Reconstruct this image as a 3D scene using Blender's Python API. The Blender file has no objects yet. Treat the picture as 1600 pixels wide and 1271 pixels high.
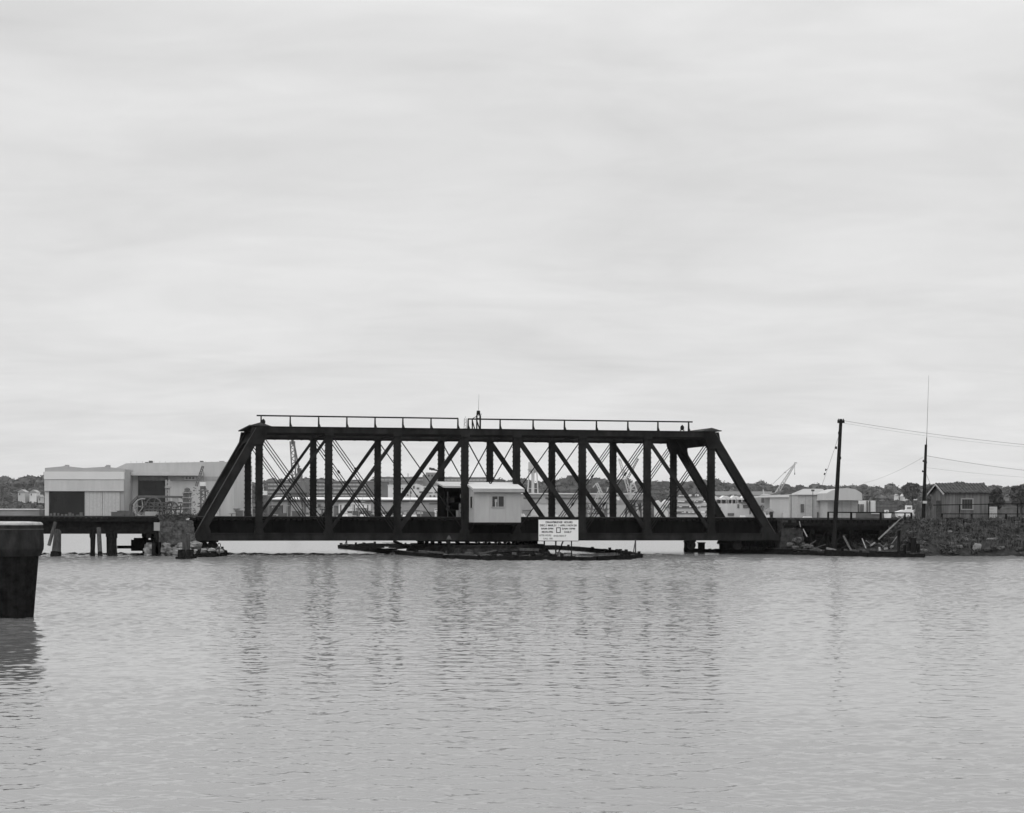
import bpy, math, random
import numpy as np
from mathutils import Vector, Matrix
random.seed(7); rng = np.random.default_rng(7)
S = bpy.context.scene
COL = S.collection
PI = math.pi

# ------------------------------------------------------------------ camera, sky, sun, exposure
F, CX, HY, ROLL, ZC = 3100.0, 800.0, 800.0, 0.0025, 3.3
cd = bpy.data.cameras.new('camera'); cam = bpy.data.objects.new('camera', cd); COL.objects.link(cam)
cd.sensor_fit = 'HORIZONTAL'; cd.sensor_width = 36; cd.lens = F / 1600 * 36
cd.shift_y = (HY - 635.5) / 1600; cd.clip_start = 0.5; cd.clip_end = 20000
cr, sr = math.cos(ROLL), math.sin(ROLL)
cam.matrix_world = Matrix(((cr, -sr, 0, 0), (0, 0, -1, 0), (sr, cr, 0, ZC), (0, 0, 0, 1)))
S.camera = cam

SUN_EL, SUN_AZ = math.radians(48), math.radians(215)
W = bpy.data.worlds.new('World'); S.world = W; W.use_nodes = True
def build_world():
    nt = W.node_tree; N = nt.nodes; L = nt.links; N.clear()
    out = N.new('ShaderNodeOutputWorld'); bg = N.new('ShaderNodeBackground'); L.new(bg.outputs[0], out.inputs[0])
    sky = N.new('ShaderNodeTexSky'); sky.sky_type = 'NISHITA'; sky.sun_disc = False
    sky.sun_elevation = SUN_EL; sky.sun_rotation = SUN_AZ
    bw = N.new('ShaderNodeRGBToBW'); L.new(sky.outputs[0], bw.inputs[0])
    tc = N.new('ShaderNodeTexCoord'); sep = N.new('ShaderNodeSeparateXYZ'); L.new(tc.outputs['Generated'], sep.inputs[0])
    def m(op, a, b=None, c=None):
        n = N.new('ShaderNodeMath'); n.operation = op
        for i, v in enumerate((a, b, c)):
            if v is None: continue
            if isinstance(v, (int, float)): n.inputs[i].default_value = v
            else: L.new(v, n.inputs[i])
        return n.outputs[0]
    z = m('MAXIMUM', sep.outputs[2], 0.0)
    zz = m('ADD', z, 0.13)
    cx = m('DIVIDE', sep.outputs[0], zz); cy = m('DIVIDE', sep.outputs[1], zz)
    cb = N.new('ShaderNodeCombineXYZ'); L.new(cx, cb.inputs[0]); L.new(cy, cb.inputs[1])
    def noise(scale, det, sx, sy, off, rough=.5, dist=0.3):
        mp = N.new('ShaderNodeMapping'); mp.inputs['Scale'].default_value = (sx, sy, 1); mp.inputs['Location'].default_value = off
        L.new(cb.outputs[0], mp.inputs[0])
        n = N.new('ShaderNodeTexNoise'); n.inputs['Scale'].default_value = scale; n.inputs['Detail'].default_value = det
        n.inputs['Roughness'].default_value = rough; n.inputs['Distortion'].default_value = dist
        L.new(mp.outputs[0], n.inputs[0]); return n.outputs[0]
    n1 = noise(1.3, 4, 1.0, 1.0, (3.1, 1.7, 0), .55, .6); n2 = noise(3.6, 6, .75, 1.3, (7.3, 2.2, 0), .6, .8)
    c = m('ADD', m('MULTIPLY', m('SUBTRACT', n1, .5), 0.44), m('MULTIPLY', m('SUBTRACT', n2, .5), 0.19))
    # overcast brightness: 1 near the horizon rising towards the zenith
    rise = m('MULTIPLY', m('MAXIMUM', m('SUBTRACT', z, 0.23), 0.0), 2.6)
    base = m('ADD', m('ADD', c, rise), 1.0)
    v = m('ADD', m('MULTIPLY', base, 7.0), m('MULTIPLY', bw.outputs[0], 0.08))
    L.new(v, bg.inputs[0]); bg.inputs[1].default_value = 0.1
    cmb = N.new('ShaderNodeCombineColor'); 
    for i in range(3): L.new(v, cmb.inputs[i])
    L.new(cmb.outputs[0], bg.inputs[0])
build_world()
sl = bpy.data.lights.new('sun', 'SUN'); sl.energy = 0.55; sl.angle = math.radians(18); sl.color = (1, .995, .985)
sun = bpy.data.objects.new('sun', sl); COL.objects.link(sun)
# the sky's sun_rotation is measured from +Y towards +X
sdir = Vector((math.sin(SUN_AZ) * math.cos(SUN_EL), math.cos(SUN_AZ) * math.cos(SUN_EL), math.sin(SUN_EL)))
sun.rotation_euler = sdir.to_track_quat('Z', 'Y').to_euler(); sun.location = (0, -50, 80)
S.view_settings.view_transform = 'Standard'; S.view_settings.look = 'None'
S.view_settings.exposure = 0.0; S.view_settings.gamma = 1.0; S.view_settings.use_curve_mapping = False
S.render.engine = 'CYCLES'; S.cycles.use_denoising = True
S.cycles.max_bounces = 6; S.cycles.volume_bounces = 1
S.render.filter_size = 1.5

# ------------------------------------------------------------------ materials (all greys: a black and white photograph)
def mat(name, v, rough=.85, var=.25, scale=3.0, spec=.3, bump=0.0, stretch=(1, 1, 1), metal=0.0, coords='Object', detail=5, v2=None):
    m = bpy.data.materials.new(name); m.use_nodes = True
    nt = m.node_tree; N = nt.nodes; L = nt.links; b = N['Principled BSDF']
    b.inputs['Roughness'].default_value = rough; b.inputs['Specular IOR Level'].default_value = spec if spec >= .4 else 0.0; b.inputs['Metallic'].default_value = metal
    tc = N.new('ShaderNodeTexCoord'); mp = N.new('ShaderNodeMapping'); mp.inputs['Scale'].default_value = stretch
    L.new(tc.outputs[coords], mp.inputs[0])
    n = N.new('ShaderNodeTexNoise'); n.inputs['Scale'].default_value = scale; n.inputs['Detail'].default_value = detail; n.inputs['Roughness'].default_value = .65
    L.new(mp.outputs[0], n.inputs[0])
    r = N.new('ShaderNodeMapRange'); r.inputs[1].default_value = .3; r.inputs[2].default_value = .7
    lo, hi = (v * (1 - var), v * (1 + var)) if v2 is None else (v, v2)
    r.inputs[3].default_value = lo; r.inputs[4].default_value = hi; L.new(n.outputs[0], r.inputs[0])
    c = N.new('ShaderNodeCombineColor')
    for i in range(3): L.new(r.outputs[0], c.inputs[i])
    L.new(c.outputs[0], b.inputs['Base Color'])
    if bump:
        bp = N.new('ShaderNodeBump'); bp.inputs['Strength'].default_value = 1; bp.inputs['Distance'].default_value = bump
        L.new(n.outputs[0], bp.inputs['Height']); L.new(bp.outputs[0], b.inputs['Normal'])
    return m
def stripe_mat(name, v, vdark, period, duty=.5, axis=0, rough=.8, var=.15, bump=0):
    """painted or built stripes across an axis of the object, over a mottled ground"""
    m = mat(name, v, rough, var, 1.0); nt = m.node_tree; N = nt.nodes; L = nt.links; b = N['Principled BSDF']
    src = b.inputs['Base Color'].links[0].from_socket
    tc = N.new('ShaderNodeTexCoord'); sp = N.new('ShaderNodeSeparateXYZ'); L.new(tc.outputs['Object'], sp.inputs[0])
    a = N.new('ShaderNodeMath'); a.operation = 'DIVIDE'; L.new(sp.outputs[axis], a.inputs[0]); a.inputs[1].default_value = period
    f = N.new('ShaderNodeMath'); f.operation = 'FRACT'; L.new(a.outputs[0], f.inputs[0])
    g = N.new('ShaderNodeMath'); g.operation = 'GREATER_THAN'; L.new(f.outputs[0], g.inputs[0]); g.inputs[1].default_value = duty
    mx = N.new('ShaderNodeMix'); mx.data_type = 'RGBA'; L.new(g.outputs[0], mx.inputs[0]); L.new(src, mx.inputs[6]); mx.inputs[7].default_value = (vdark,) * 3 + (1,)
    L.new(mx.outputs[2], b.inputs['Base Color'])
    return m
M = dict(
    iron=mat('dark_iron', .010, .75, .45, .9, .25, .01, (1, 1, .5), v2=.032),
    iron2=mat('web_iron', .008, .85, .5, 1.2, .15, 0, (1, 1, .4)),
    ironlite=mat('weathered_iron', .06, .75, .35, 3, .25),  # paler iron; on end posts and portals it stands in for light
    rod=mat('rod_iron', .02, .6, .2, 2, .3),
    deck=mat('creosoted_timber', .014, .9, .5, 4, .1, .02),
    timber=mat('weathered_timber', .07, .9, .5, 6, .15, .02, (1, 1, .25)),
    timberlt=mat('pale_timber', .20, .9, .3, 6, .15),
    wet=mat('wet_timber', .013, .8, .6, 4, .1, .02),
    stone=mat('pier_stone', .025, .9, .55, 3.5, .2, .12, v2=.15),
    stonelt=mat('pale_rubble_stone', .10, .9, .4, 3.0, .2, .05, v2=.30),
    stonedk=mat('dark_pier_stone', .02, .9, .4, 3.0, .2, .05, v2=.075),
    whitehut=mat('hut_paint', .37, .7, .10, 1.6, .3, 0, (1, 1, .2)),
    whiteroof=mat('hut_roof_sheet', .52, .6, .04, 1.0, .3),
    trim=mat('hut_trim', .33, .7, .1, 2, .3),
    glass=mat('dark_glass', .02, .15, .2, 1, .5),
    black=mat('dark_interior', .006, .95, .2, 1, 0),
    sign=mat('sign_white', .74, .5, .03, 2, .3),
    letter=mat('sign_lettering', .03, .7, .2, 4, .2),
    letter2=mat('faded_lettering', .2, .7, .2, 4, .2),
    capmetal=mat('dolphin_wrap', .028, .8, .5, 3.5, .2, .01, (1, 1, .4)),
    caprim=mat('dolphin_rim', .33, .8, .4, 4, .2),
    leaf=mat('bush_leaf', .016, .8, .5, .9, .2, v2=.10),
    leaf2=mat('pale_bush_leaf', .06, .8, .4, 1.2, .2, v2=.16),
    far_leaf=mat('woodland_leaf', .035, .9, .5, .12, .05, v2=.13),
    mid_leaf=mat('tree_leaf', .035, .9, .5, .8, .1, v2=.13),
    bark=mat('bark', .06, .9, .3, 3, .1),
    earth=mat('bank_earth', .012, .95, .5, 2.5, .05, .1, v2=.05),
    land=mat('yard_ground', .18, .95, .3, .05, .1),
    quay=mat('quay_wall', .20, .9, .4, .15, .1),
    hill=mat('hill_ground', .045, .95, .3, .02, .05),
    shedw=mat('shed_cladding', .41, .7, .09, .35, .3, 0, (1, 1, .12)),
    shedl=mat('pale_cladding', .45, .7, .10, .3, .3, 0, (1, 1, .15)),
    shedd=mat('grey_cladding', .28, .7, .14, .3, .3, 0, (1, 1, .15)),
    roofg=mat('grey_roof', .32, .7, .08, .1, .3),
    roofl=mat('pale_roof', .58, .6, .05, .1, .3),
    brick=mat('brick_wall', .14, .9, .2, .1, .1),
    brick2=mat('pale_brick_wall', .22, .9, .2, .1, .1),
    white=mat('white_paint', .62, .6, .08, .3, .3),
    grey=mat('grey_paint', .30, .7, .15, .3, .3),
    dgrey=mat('dark_grey_paint', .09, .7, .3, .3, .2),
    crane=mat('crane_paint', .14, .7, .3, .3, .2),
    cranel=mat('pale_crane_paint', .42, .7, .2, .3, .2),
    tank=mat('tank_paint', .42, .6, .12, .12, .3, 0, (.3, .3, 2)),
    pole=mat('utility_pole_wood', .018, .9, .4, 5, .1, .01, (1, 1, .1)),
    wire=mat('wire', .2, .6, .1, 1, .2),
    shack=mat('shack_boards', .09, .9, .45, 5.0, .1, .01, (1, 1, .06), v2=.22),
    shackroof=mat('shack_roof', .035, .9, .4, 4, .1, v2=.10),
    debris=mat('driftwood', .07, .9, .5, 5, .1),
)
M['strip'] = stripe_mat('window_strip', .36, .24, 2.1, .75)
M['shedrib'] = stripe_mat('ribbed_cladding', .38, .32, 2.6, .86)
M['doorrib'] = stripe_mat('ribbed_door', .40, .33, 1.9, .82)
M['pane2'] = stripe_mat('sashed_window', .04, .28, 1.6, .62)

# ------------------------------------------------------------------ mesh builder
class MB:
    def __init__(s): s.v = []; s.f = []
    def add(s, vs, fs):
        o = len(s.v); s.v += [tuple(v) for v in vs]; s.f += [tuple(i + o for i in f) for f in fs]; return s
    def box(s, x0, x1, y0, y1, z0, z1):
        return s.add([(x, y, z) for z in (z0, z1) for y in (y0, y1) for x in (x0, x1)],
                     [(0, 2, 3, 1), (4, 5, 7, 6), (0, 1, 5, 4), (2, 6, 7, 3), (0, 4, 6, 2), (1, 3, 7, 5)])
    def beam(s, p, q, a, b, ref=(0, 1, 0), a2=None, b2=None):
        p = Vector(p); q = Vector(q); d = (q - p).normalized(); r = Vector(ref)
        if abs(d.dot(r)) > .98: r = Vector((1, 0, 0))
        y = (r - d * d.dot(r)).normalized(); x = y.cross(d)       # a is across x, b along ref
        a2 = a if a2 is None else a2; b2 = b if b2 is None else b2
        vs = [p - x * a / 2 - y * b / 2, p + x * a / 2 - y * b / 2, p - x * a / 2 + y * b / 2, p + x * a / 2 + y * b / 2,
              q - x * a2 / 2 - y * b2 / 2, q + x * a2 / 2 - y * b2 / 2, q - x * a2 / 2 + y * b2 / 2, q + x * a2 / 2 + y * b2 / 2]
        return s.add(vs, [(0, 2, 3, 1), (4, 5, 7, 6), (0, 1, 5, 4), (2, 6, 7, 3), (0, 4, 6, 2), (1, 3, 7, 5)])
    def tube(s, p, q, r0, r1=None, n=8):
        p = Vector(p); q = Vector(q); r1 = r0 if r1 is None else r1; d = (q - p).normalized()
        r = Vector((0, 0, 1)) if abs(d.z) < .9 else Vector((1, 0, 0))
        x = d.cross(r).normalized(); y = d.cross(x); vs = []
        for c, rr in ((p, r0), (q, r1)):
            for i in range(n):
                t = 2 * PI * i / n; vs.append(c + x * (rr * math.cos(t)) + y * (rr * math.sin(t)))
        fs = [(i, (i + 1) % n, n + (i + 1) % n, n + i) for i in range(n)] + [tuple(range(n - 1, -1, -1)), tuple(range(n, 2 * n))]
        return s.add(vs, fs)
    def path(s, pts, r, n=6):
        for a, b in zip(pts[:-1], pts[1:]): s.tube(a, b, r, r, n)
        return s
    def prism(s, poly, axis, a, b):
        """extrude a polygon given in the two other axes along 'axis' from a to b"""
        n = len(poly); vs = []
        for t in (a, b):
            for (p, q) in poly:
                vs.append({0: (t, p, q), 1: (p, t, q), 2: (p, q, t)}[axis])
        return s.add(vs, [tuple(range(n - 1, -1, -1)), tuple(range(n, 2 * n))] + [(i, (i + 1) % n, n + (i + 1) % n, n + i) for i in range(n)])
    def lathe(s, prof, c=(0, 0), n=24, wob=None):
        vs = []; k = len(prof)
        for i in range(n):
            t = 2 * PI * i / n; w = 1 if wob is None else wob(t)
            for (r, z) in prof: vs.append((c[0] + r * w * math.cos(t), c[1] + r * w * math.sin(t), z))
        fs = [(i * k + j, ((i + 1) % n) * k + j, ((i + 1) % n) * k + j + 1, i * k + j + 1) for i in range(n) for j in range(k - 1)]
        fs += [tuple(((n - 1 - i) * k) for i in range(n)), tuple(i * k + k - 1 for i in range(n))]
        return s.add(vs, fs)
    def rock(s, c, r, sq=.8, n=8):
        """an uneven boulder"""
        vs = []; fs = []; rows = 5
        for j in range(rows + 1):
            ph = PI * j / rows
            for i in range(n):
                t = 2 * PI * i / n; k = random.uniform(.78, 1.12)
                x, y, z = math.sin(ph) * math.cos(t), math.sin(ph) * math.sin(t), math.cos(ph)
                sg = lambda a: math.copysign(abs(a) ** .75, a)
                vs.append((c[0] + r[0] * sg(x) * k, c[1] + r[1] * sg(y) * k, c[2] + r[2] * sg(z) * k * sq))
        for j in range(rows):
            for i in range(n): fs.append((j * n + i, (j + 1) * n + i, (j + 1) * n + (i + 1) % n, j * n + (i + 1) % n))
        return s.add(vs, fs)
    def lattice(s, p, q, w, t, n, w2=None):
        """square lattice boom from p to q"""
        p = Vector(p); q = Vector(q); d = (q - p).normalized(); r = Vector((0, 1, 0)); x = d.cross(r).normalized(); w2 = w if w2 is None else w2
        def cor(k, a, b):
            c = p.lerp(q, k); ww = w + (w2 - w) * k; return c + x * (a * ww / 2) + r * (b * ww / 2)
        for a in (-1, 1):
            for b in (-1, 1): s.beam(cor(0, a, b), cor(1, a, b), t, t)
        for i in range(n):
            k0, k1 = i / n, (i + 1) / n; sg = 1 if i % 2 else -1
            for b in (-1, 1): s.beam(cor(k0, -sg, b), cor(k1, sg, b), t * .7, t * .7)
            for a in (-1, 1): s.beam(cor(k0, a, -sg), cor(k1, a, sg), t * .7, t * .7)
        return s
    def build(s, name, m, parent=None, smooth=False):
        me = bpy.data.meshes.new(name); me.from_pydata(s.v, [], s.f); me.update()
        me.materials.append(m if not isinstance(m, str) else M[m])
        if smooth:
            for p in me.polygons: p.use_smooth = True
        o = bpy.data.objects.new(name, me); COL.objects.link(o)
        if parent is not None: o.parent = parent
        return o
def tag(o, label=None, cat=None, group=None, kind=None):
    if label: o['label'] = label
    if cat: o['category'] = cat
    if group: o['group'] = group
    if kind: o['kind'] = kind
    return o
def thing(name, label, cat, loc=(0, 0, 0), rz=0, group=None):
    o = bpy.data.objects.new(name, None); COL.objects.link(o); o.location = loc; o.rotation_euler = (0, 0, rz); o.empty_display_size = .2
    return tag(o, label, cat, group)
def copy_tree(o, parent=None):
    c = o.copy(); COL.objects.link(c); c.parent = parent
    for ch in [x for x in bpy.data.objects if x.parent == o]: copy_tree(ch, c)
    return c
def quads(name, C, size, m, parent=None, up=0.0, aspect=1.6):
    """a mesh of many small leaf faces at points C (n,3)"""
    n = len(C); a = rng.normal(size=(n, 3)); a[:, 2] *= (1 - up); a /= np.linalg.norm(a, axis=1, keepdims=True) + 1e-9
    b = np.cross(a, rng.normal(size=(n, 3))); b /= np.linalg.norm(b, axis=1, keepdims=True) + 1e-9
    sz = (np.asarray(size) * rng.uniform(.6, 1.3, n))[:, None]
    a = a * sz * aspect / 2; b = b * sz / 2
    V = np.stack([C - a, C - b * .8, C + a, C + b * .8], 1).reshape(-1, 3)
    me = bpy.data.meshes.new(name); me.vertices.add(4 * n); me.vertices.foreach_set('co', V.astype(np.float32).ravel())
    me.loops.add(4 * n); me.loops.foreach_set('vertex_index', np.arange(4 * n, dtype=np.int32))
    me.polygons.add(n); me.polygons.foreach_set('loop_start', np.arange(0, 4 * n, 4, dtype=np.int32))
    me.update(calc_edges=True); me.validate(); me.materials.append(M[m])
    o = bpy.data.objects.new(name, me); COL.objects.link(o)
    if parent is not None: o.parent = parent
    return o
# pixel of the photograph + distance -> world point
def P(px, py, Y):
    a = (px - CX) / F * Y; b = -(py - HY) / F * Y
    return Vector((a * cr - b * sr, Y, ZC + a * sr + b * cr))
def interp(x, pts): return float(np.interp(x, [p[0] for p in pts], [p[1] for p in pts]))

# ------------------------------------------------------------------ water
def make_water():
    m = bpy.data.materials.new('harbour_water'); m.use_nodes = True
    nt = m.node_tree; N = nt.nodes; L = nt.links; b = N['Principled BSDF']
    b.inputs['Base Color'].default_value = (.14, .14, .14, 1); b.inputs['Roughness'].default_value = .10
    b.inputs['IOR'].default_value = 1.65; b.inputs['Specular IOR Level'].default_value = .5
    geo = N.new('ShaderNodeNewGeometry'); mp = N.new('ShaderNodeMapping'); mp.inputs['Scale'].default_value = (.7, 1.3, 1); L.new(geo.outputs['Position'], mp.inputs[0])
    n = N.new('ShaderNodeTexNoise'); n.inputs['Scale'].default_value = 9; n.inputs['Detail'].default_value = 3; L.new(mp.outputs[0], n.inputs[0])
    bp = N.new('ShaderNodeBump'); bp.inputs['Strength'].default_value = 1; bp.inputs['Distance'].default_value = 1.0
    n2 = N.new('ShaderNodeTexNoise'); n2.inputs['Scale'].default_value = 2.6; n2.inputs['Detail'].default_value = 3; n2.inputs['Distortion'].default_value = .5; L.new(mp.outputs[0], n2.inputs[0])
    ma = N.new('ShaderNodeMath'); ma.operation = 'MULTIPLY'; L.new(n.outputs[0], ma.inputs[0]); ma.inputs[1].default_value = .0015
    mb_ = N.new('ShaderNodeMath'); mb_.operation = 'MULTIPLY_ADD'; L.new(n2.outputs[0], mb_.inputs[0]); mb_.inputs[1].default_value = .002; L.new(ma.outputs[0], mb_.inputs[2])
    L.new(mb_.outputs[0], bp.inputs['Height']); L.new(bp.outputs[0], b.inputs['Normal'])
    sp = N.new('ShaderNodeSeparateXYZ'); L.new(geo.outputs['Position'], sp.inputs[0]); mr = N.new('ShaderNodeMapRange'); L.new(sp.outputs[1], mr.inputs[0])
    for i, v in ((1, 45), (2, 120), (3, .08), (4, .20)): mr.inputs[i].default_value = v
    L.new(mr.outputs[0], b.inputs['Roughness'])      # ripples too fine for the sheet of waves
    M['water'] = m
    # rows closer together near the shore we look from; all of it is one sheet of real waves
    ys = [8.0]
    while ys[-1] < 330: ys.append(ys[-1] + max(.045, ys[-1] * .0025 if ys[-1] < 175 else ys[-1] * .01))
    ys = np.array([-60.0, 0.0, 5.0] + ys + [420, 700, 1500, 9000.0]); nx = 620
    t = np.linspace(-1, 1, nx); t = .40 * t + .25 * np.sign(t) * np.maximum(0, abs(t) - .9) * 10 
    X = t[None, :] * np.maximum(ys, 9.0)[:, None]; X[:, 0] = -2500 - 0 * X[:, 0]; X[:, -1] = 2500; Y = np.repeat(ys[:, None], nx, 1)
    dy = np.gradient(ys)[:, None]; Z = np.zeros_like(X); r = np.random.default_rng(3)
    gust = .55 + .25 * (np.sin(X * .11 + Y * .05 + 1) + np.sin(Y * .23 + X * .03 + 2 + np.sin(X * .07)) + .8 * np.sin(Y * .071 - X * .045)); gust = np.clip(gust, .45, 1.5)
    for k in range(120):
        lam = .15 * (12 ** (r.random() ** 1.6)); ang = r.normal(0, .75) if k % 2 else r.uniform(-1.5, 1.5); ph = r.random() * 2 * PI
        le = np.maximum(lam, 1.9 * dy[:, 0] * r.uniform(.8, 1.5)); kk = 2 * PI / le        # waves never finer than the rows can carry
        run = np.concatenate([[0], np.cumsum((kk[1:] + kk[:-1]) / 2 * np.diff(ys))])[:, None]
        slope = WAVE * (1.0 if lam < .7 else .6) * (1 + 1.7 * np.clip((ys - 20) / 60, 0, 1))[:, None]
        Z += slope / kk[:, None] * np.sin(run * math.cos(ang) + kk[:, None] * X * math.sin(ang) * .8 + ph + 1.2 * np.sin(X * .61 + Y * .17 + k) + .8 * np.sin(X * 1.7 - Y * .4 + 2 * k))
    line = np.exp(-((Y - (151.5 + .6 * np.sin(X * .21) + X * .015)) / 2.4) ** 2) * ((X > -45) & (X < 13)); gust = gust * (1 - .75 * np.clip((Y - 153) / 3, 0, 1) * (Y < 190)) + 1.3 * line
    Z *= gust * np.clip((178 - Y) / 14, 0, 1); Z[(Y < 8) | (Y > 320)] = 0; Z[:, 0] = 0; Z[:, -1] = 0
    V = np.stack([X, Y, Z], 2).reshape(-1, 3).astype(np.float32); ny = len(ys)
    a = (np.arange(ny - 1)[:, None] * nx + np.arange(nx - 1)[None, :]).ravel(); Fc = np.stack([a, a + 1, a + nx + 1, a + nx], 1).astype(np.int32)
    me = bpy.data.meshes.new('water'); me.vertices.add(len(V)); me.vertices.foreach_set('co', V.ravel()); me.loops.add(4 * len(Fc)); me.loops.foreach_set('vertex_index', Fc.ravel())
    me.polygons.add(len(Fc)); me.polygons.foreach_set('loop_start', np.arange(0, 4 * len(Fc), 4, dtype=np.int32)); me.polygons.foreach_set('use_smooth', np.ones(len(Fc), dtype=bool)); me.update(calc_edges=True)
    me.materials.append(m); o = bpy.data.objects.new('water', me); COL.objects.link(o); tag(o, kind='structure')
WAVE = .0135
make_water()

# ------------------------------------------------------------------ far land and hills
SKY = [(-160, 750), (-50, 748), (35, 744), (62, 742), (110, 745), (200, 746), (365, 747), (380, 750), (395, 755), (420, 748), (470, 746), (520, 748), (560, 751),
       (580, 748), (640, 749), (700, 748), (790, 749), (800, 751), (815, 747), (850, 751), (870, 745), (895, 743), (920, 745), (960, 745),
       (990, 753), (1005, 753), (1020, 749), (1035, 753), (1060, 751), (1085, 754), (1100, 749), (1120, 749), (1140, 754), (1150, 751),
       (1165, 753), (1176, 758), (1185, 753), (1200, 753), (1215, 757), (1230, 758), (1255, 759), (1280, 756), (1300, 759), (1330, 758),
       (1360, 757), (1390, 758), (1415, 757), (1440, 757), (1480, 756), (1520, 757), (1560, 758), (1760, 757)]
QY = 985.0
def land():
    mb = MB()
    xr = P(1112, 800, 560).x
    pts = [(-1060, QY), (P(1105, 800, QY).x, QY), (P(1112, 800, 560).x, 560), (420, 560), (900, 560), (900, 4000), (-1060, 4000)]
    mb.add([(x, y, .8) for x, y in pts], [tuple(range(7))])
    tag(mb.build('far_shore', 'land'), kind='structure')
    mb = MB()
    for (a, b) in (((-1060, QY), (P(1105, 800, QY).x, QY)), ((P(1105, 800, QY).x, QY), (P(1112, 800, 560).x, 560)), ((P(1112, 800, 560).x, 560), (900, 560))):
        mb.add([(a[0], a[1], -1), (b[0], b[1], -1), (b[0], b[1], .8), (a[0], a[1], .8)], [(0, 1, 2, 3)])
    tag(mb.build('quay_edge', 'quay'), kind='structure')
    # hills behind the yard
    mb = MB(); nx, ny = 160, 6; vs = []; fs = []
    for j in range(ny + 1):
        Y = 1180 + j * 90
        for i in range(nx + 1):
            px = -520 + i * (2700 / nx); t = min(1, j / 4)
            zt = P(px, interp(px, SKY) + 9, 1540).z - 3
            p = P(px, 800, Y); vs.append((p.x, Y, .8 + (zt - .8) * t ** .8 * (1 if j < 5 else .9)))
    for j in range(ny):
        for i in range(nx): a = j * (nx + 1) + i; fs.append((a, a + 1, a + nx + 2, a + nx + 1))
    mb.add(vs, fs); tag(mb.build('hill', 'hill'), kind='structure')
    # the woods that cover them
    leaves = []; core = MB()
    rows = [(1190, .0, 96), (1260, .30, 110), (1340, .6, 138), (1430, .85, 180), (1500, 1.0, 290)]
    for Y, t, n in rows:
        for k in range(n):
            px = -510 + 2680 * (k + random.random()) / n
            top = interp(px, SKY) + random.choice((random.uniform(-2.5, 0), random.uniform(0, 2), random.uniform(1, 4.5)))
            low = 781 if px < 1400 else 776
            py = low + (top - low) * t if t < 1 else top
            if t < 1: py += random.uniform(-2, 2)
            r = random.uniform(4.5, 9.5) if t == 1 else random.uniform(4, 6.5)
            c = P(px, py, Y + random.uniform(-25, 25)); rz = r * random.uniform(.75, 1.0); cz = c.z - rz
            core.rock((c.x, c.y, cz), (r * .86, r * .86, rz * .9), 1.0, 7)
            core.rock((c.x, c.y, cz - rz), (r * 1.1, r, rz * 1.5), 1.0, 6)
            q = rng.normal(size=(110, 3)); q /= np.linalg.norm(q, axis=1, keepdims=True); q *= rng.uniform(.8, 1.03, (110, 1))
            lump = 1 + .10 * np.sin(q[:, 0:1] * 5 + k) * np.cos(q[:, 2:3] * 6 + k)
            leaves.append(q * lump * np.array([r, r, rz]) + np.array([c.x, c.y, cz]))
    extra = [(random.uniform(20, 68), 1135, random.uniform(784, 792)) for _ in range(26)] + [(random.uniform(1372, 1475), 1125, random.uniform(781.5, 790)) for _ in range(60)] + [(random.uniform(366, 400), 1130, random.uniform(772, 786)) for _ in range(20)]
    for (px, Y, top) in extra:
        r = random.uniform(3, 5); c = P(px, top, Y + random.uniform(-8, 8)); rz = r * .85; cz = c.z - rz
        core.rock((c.x, c.y, cz - 1), (r * .9, r * .9, rz * 1.3), 1.0, 7); core.rock((c.x, c.y, cz * .5), (r, r, max(rz, cz * .5)), 1.0, 6)
        q = rng.normal(size=(90, 3)); q /= np.linalg.norm(q, axis=1, keepdims=True); q *= rng.uniform(.85, 1.1, (90, 1)); leaves.append(q * np.array([r, r, rz]) + np.array([c.x, c.y, cz]))
    o = quads('wooded_ridge', np.concatenate(leaves), 1.25, 'far_leaf', aspect=1.2)
    # the crown masses join the same mesh
    me2 = bpy.data.meshes.new('tmp'); me2.from_pydata(core.v, [], core.f)
    import bmesh
    bm = bmesh.new(); bm.from_mesh(o.data); bm.from_mesh(me2); bm.to_mesh(o.data); bm.free(); bpy.data.meshes.remove(me2)
    tag(o, 'dark tree-covered ridge along the skyline beyond the shipyard', 'woods', kind='stuff')
land()

# ------------------------------------------------------------------ far-shore things
class Far:
    """one far thing: local x to the side, y away, z up; sizes taken from the photograph at distance Y"""
    def __init__(s, name, label, cat, px0, Y, base=.8, group=None, rz=0):
        p = P(px0, 800, Y); s.px0, s.Y, s.base = px0, Y, base; s.o = thing(name, label, cat, (p.x, Y, base), 0, group)
        s.k = Y / F
    def x(s, px): return (px - s.px0) * s.k
    def z(s, py, px=None): return P(s.px0 if px is None else px, py, s.Y).z - s.base
    def pt(s, px, py, y=0.0): return (s.x(px), y, s.z(py, px))
    def bx(s, mb, xa, xb, ya, yb, d0, d1): return mb.box(s.x(xa), s.x(xb), d0, d1, s.z(yb) if yb is not None else 0.0, s.z(ya))
    def box(s, name, m, xa, xb, ya, yb, d0, d1, parent=None): return s.bx(MB(), xa, xb, ya, yb, d0, d1).build(name, m, parent or s.o)

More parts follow.
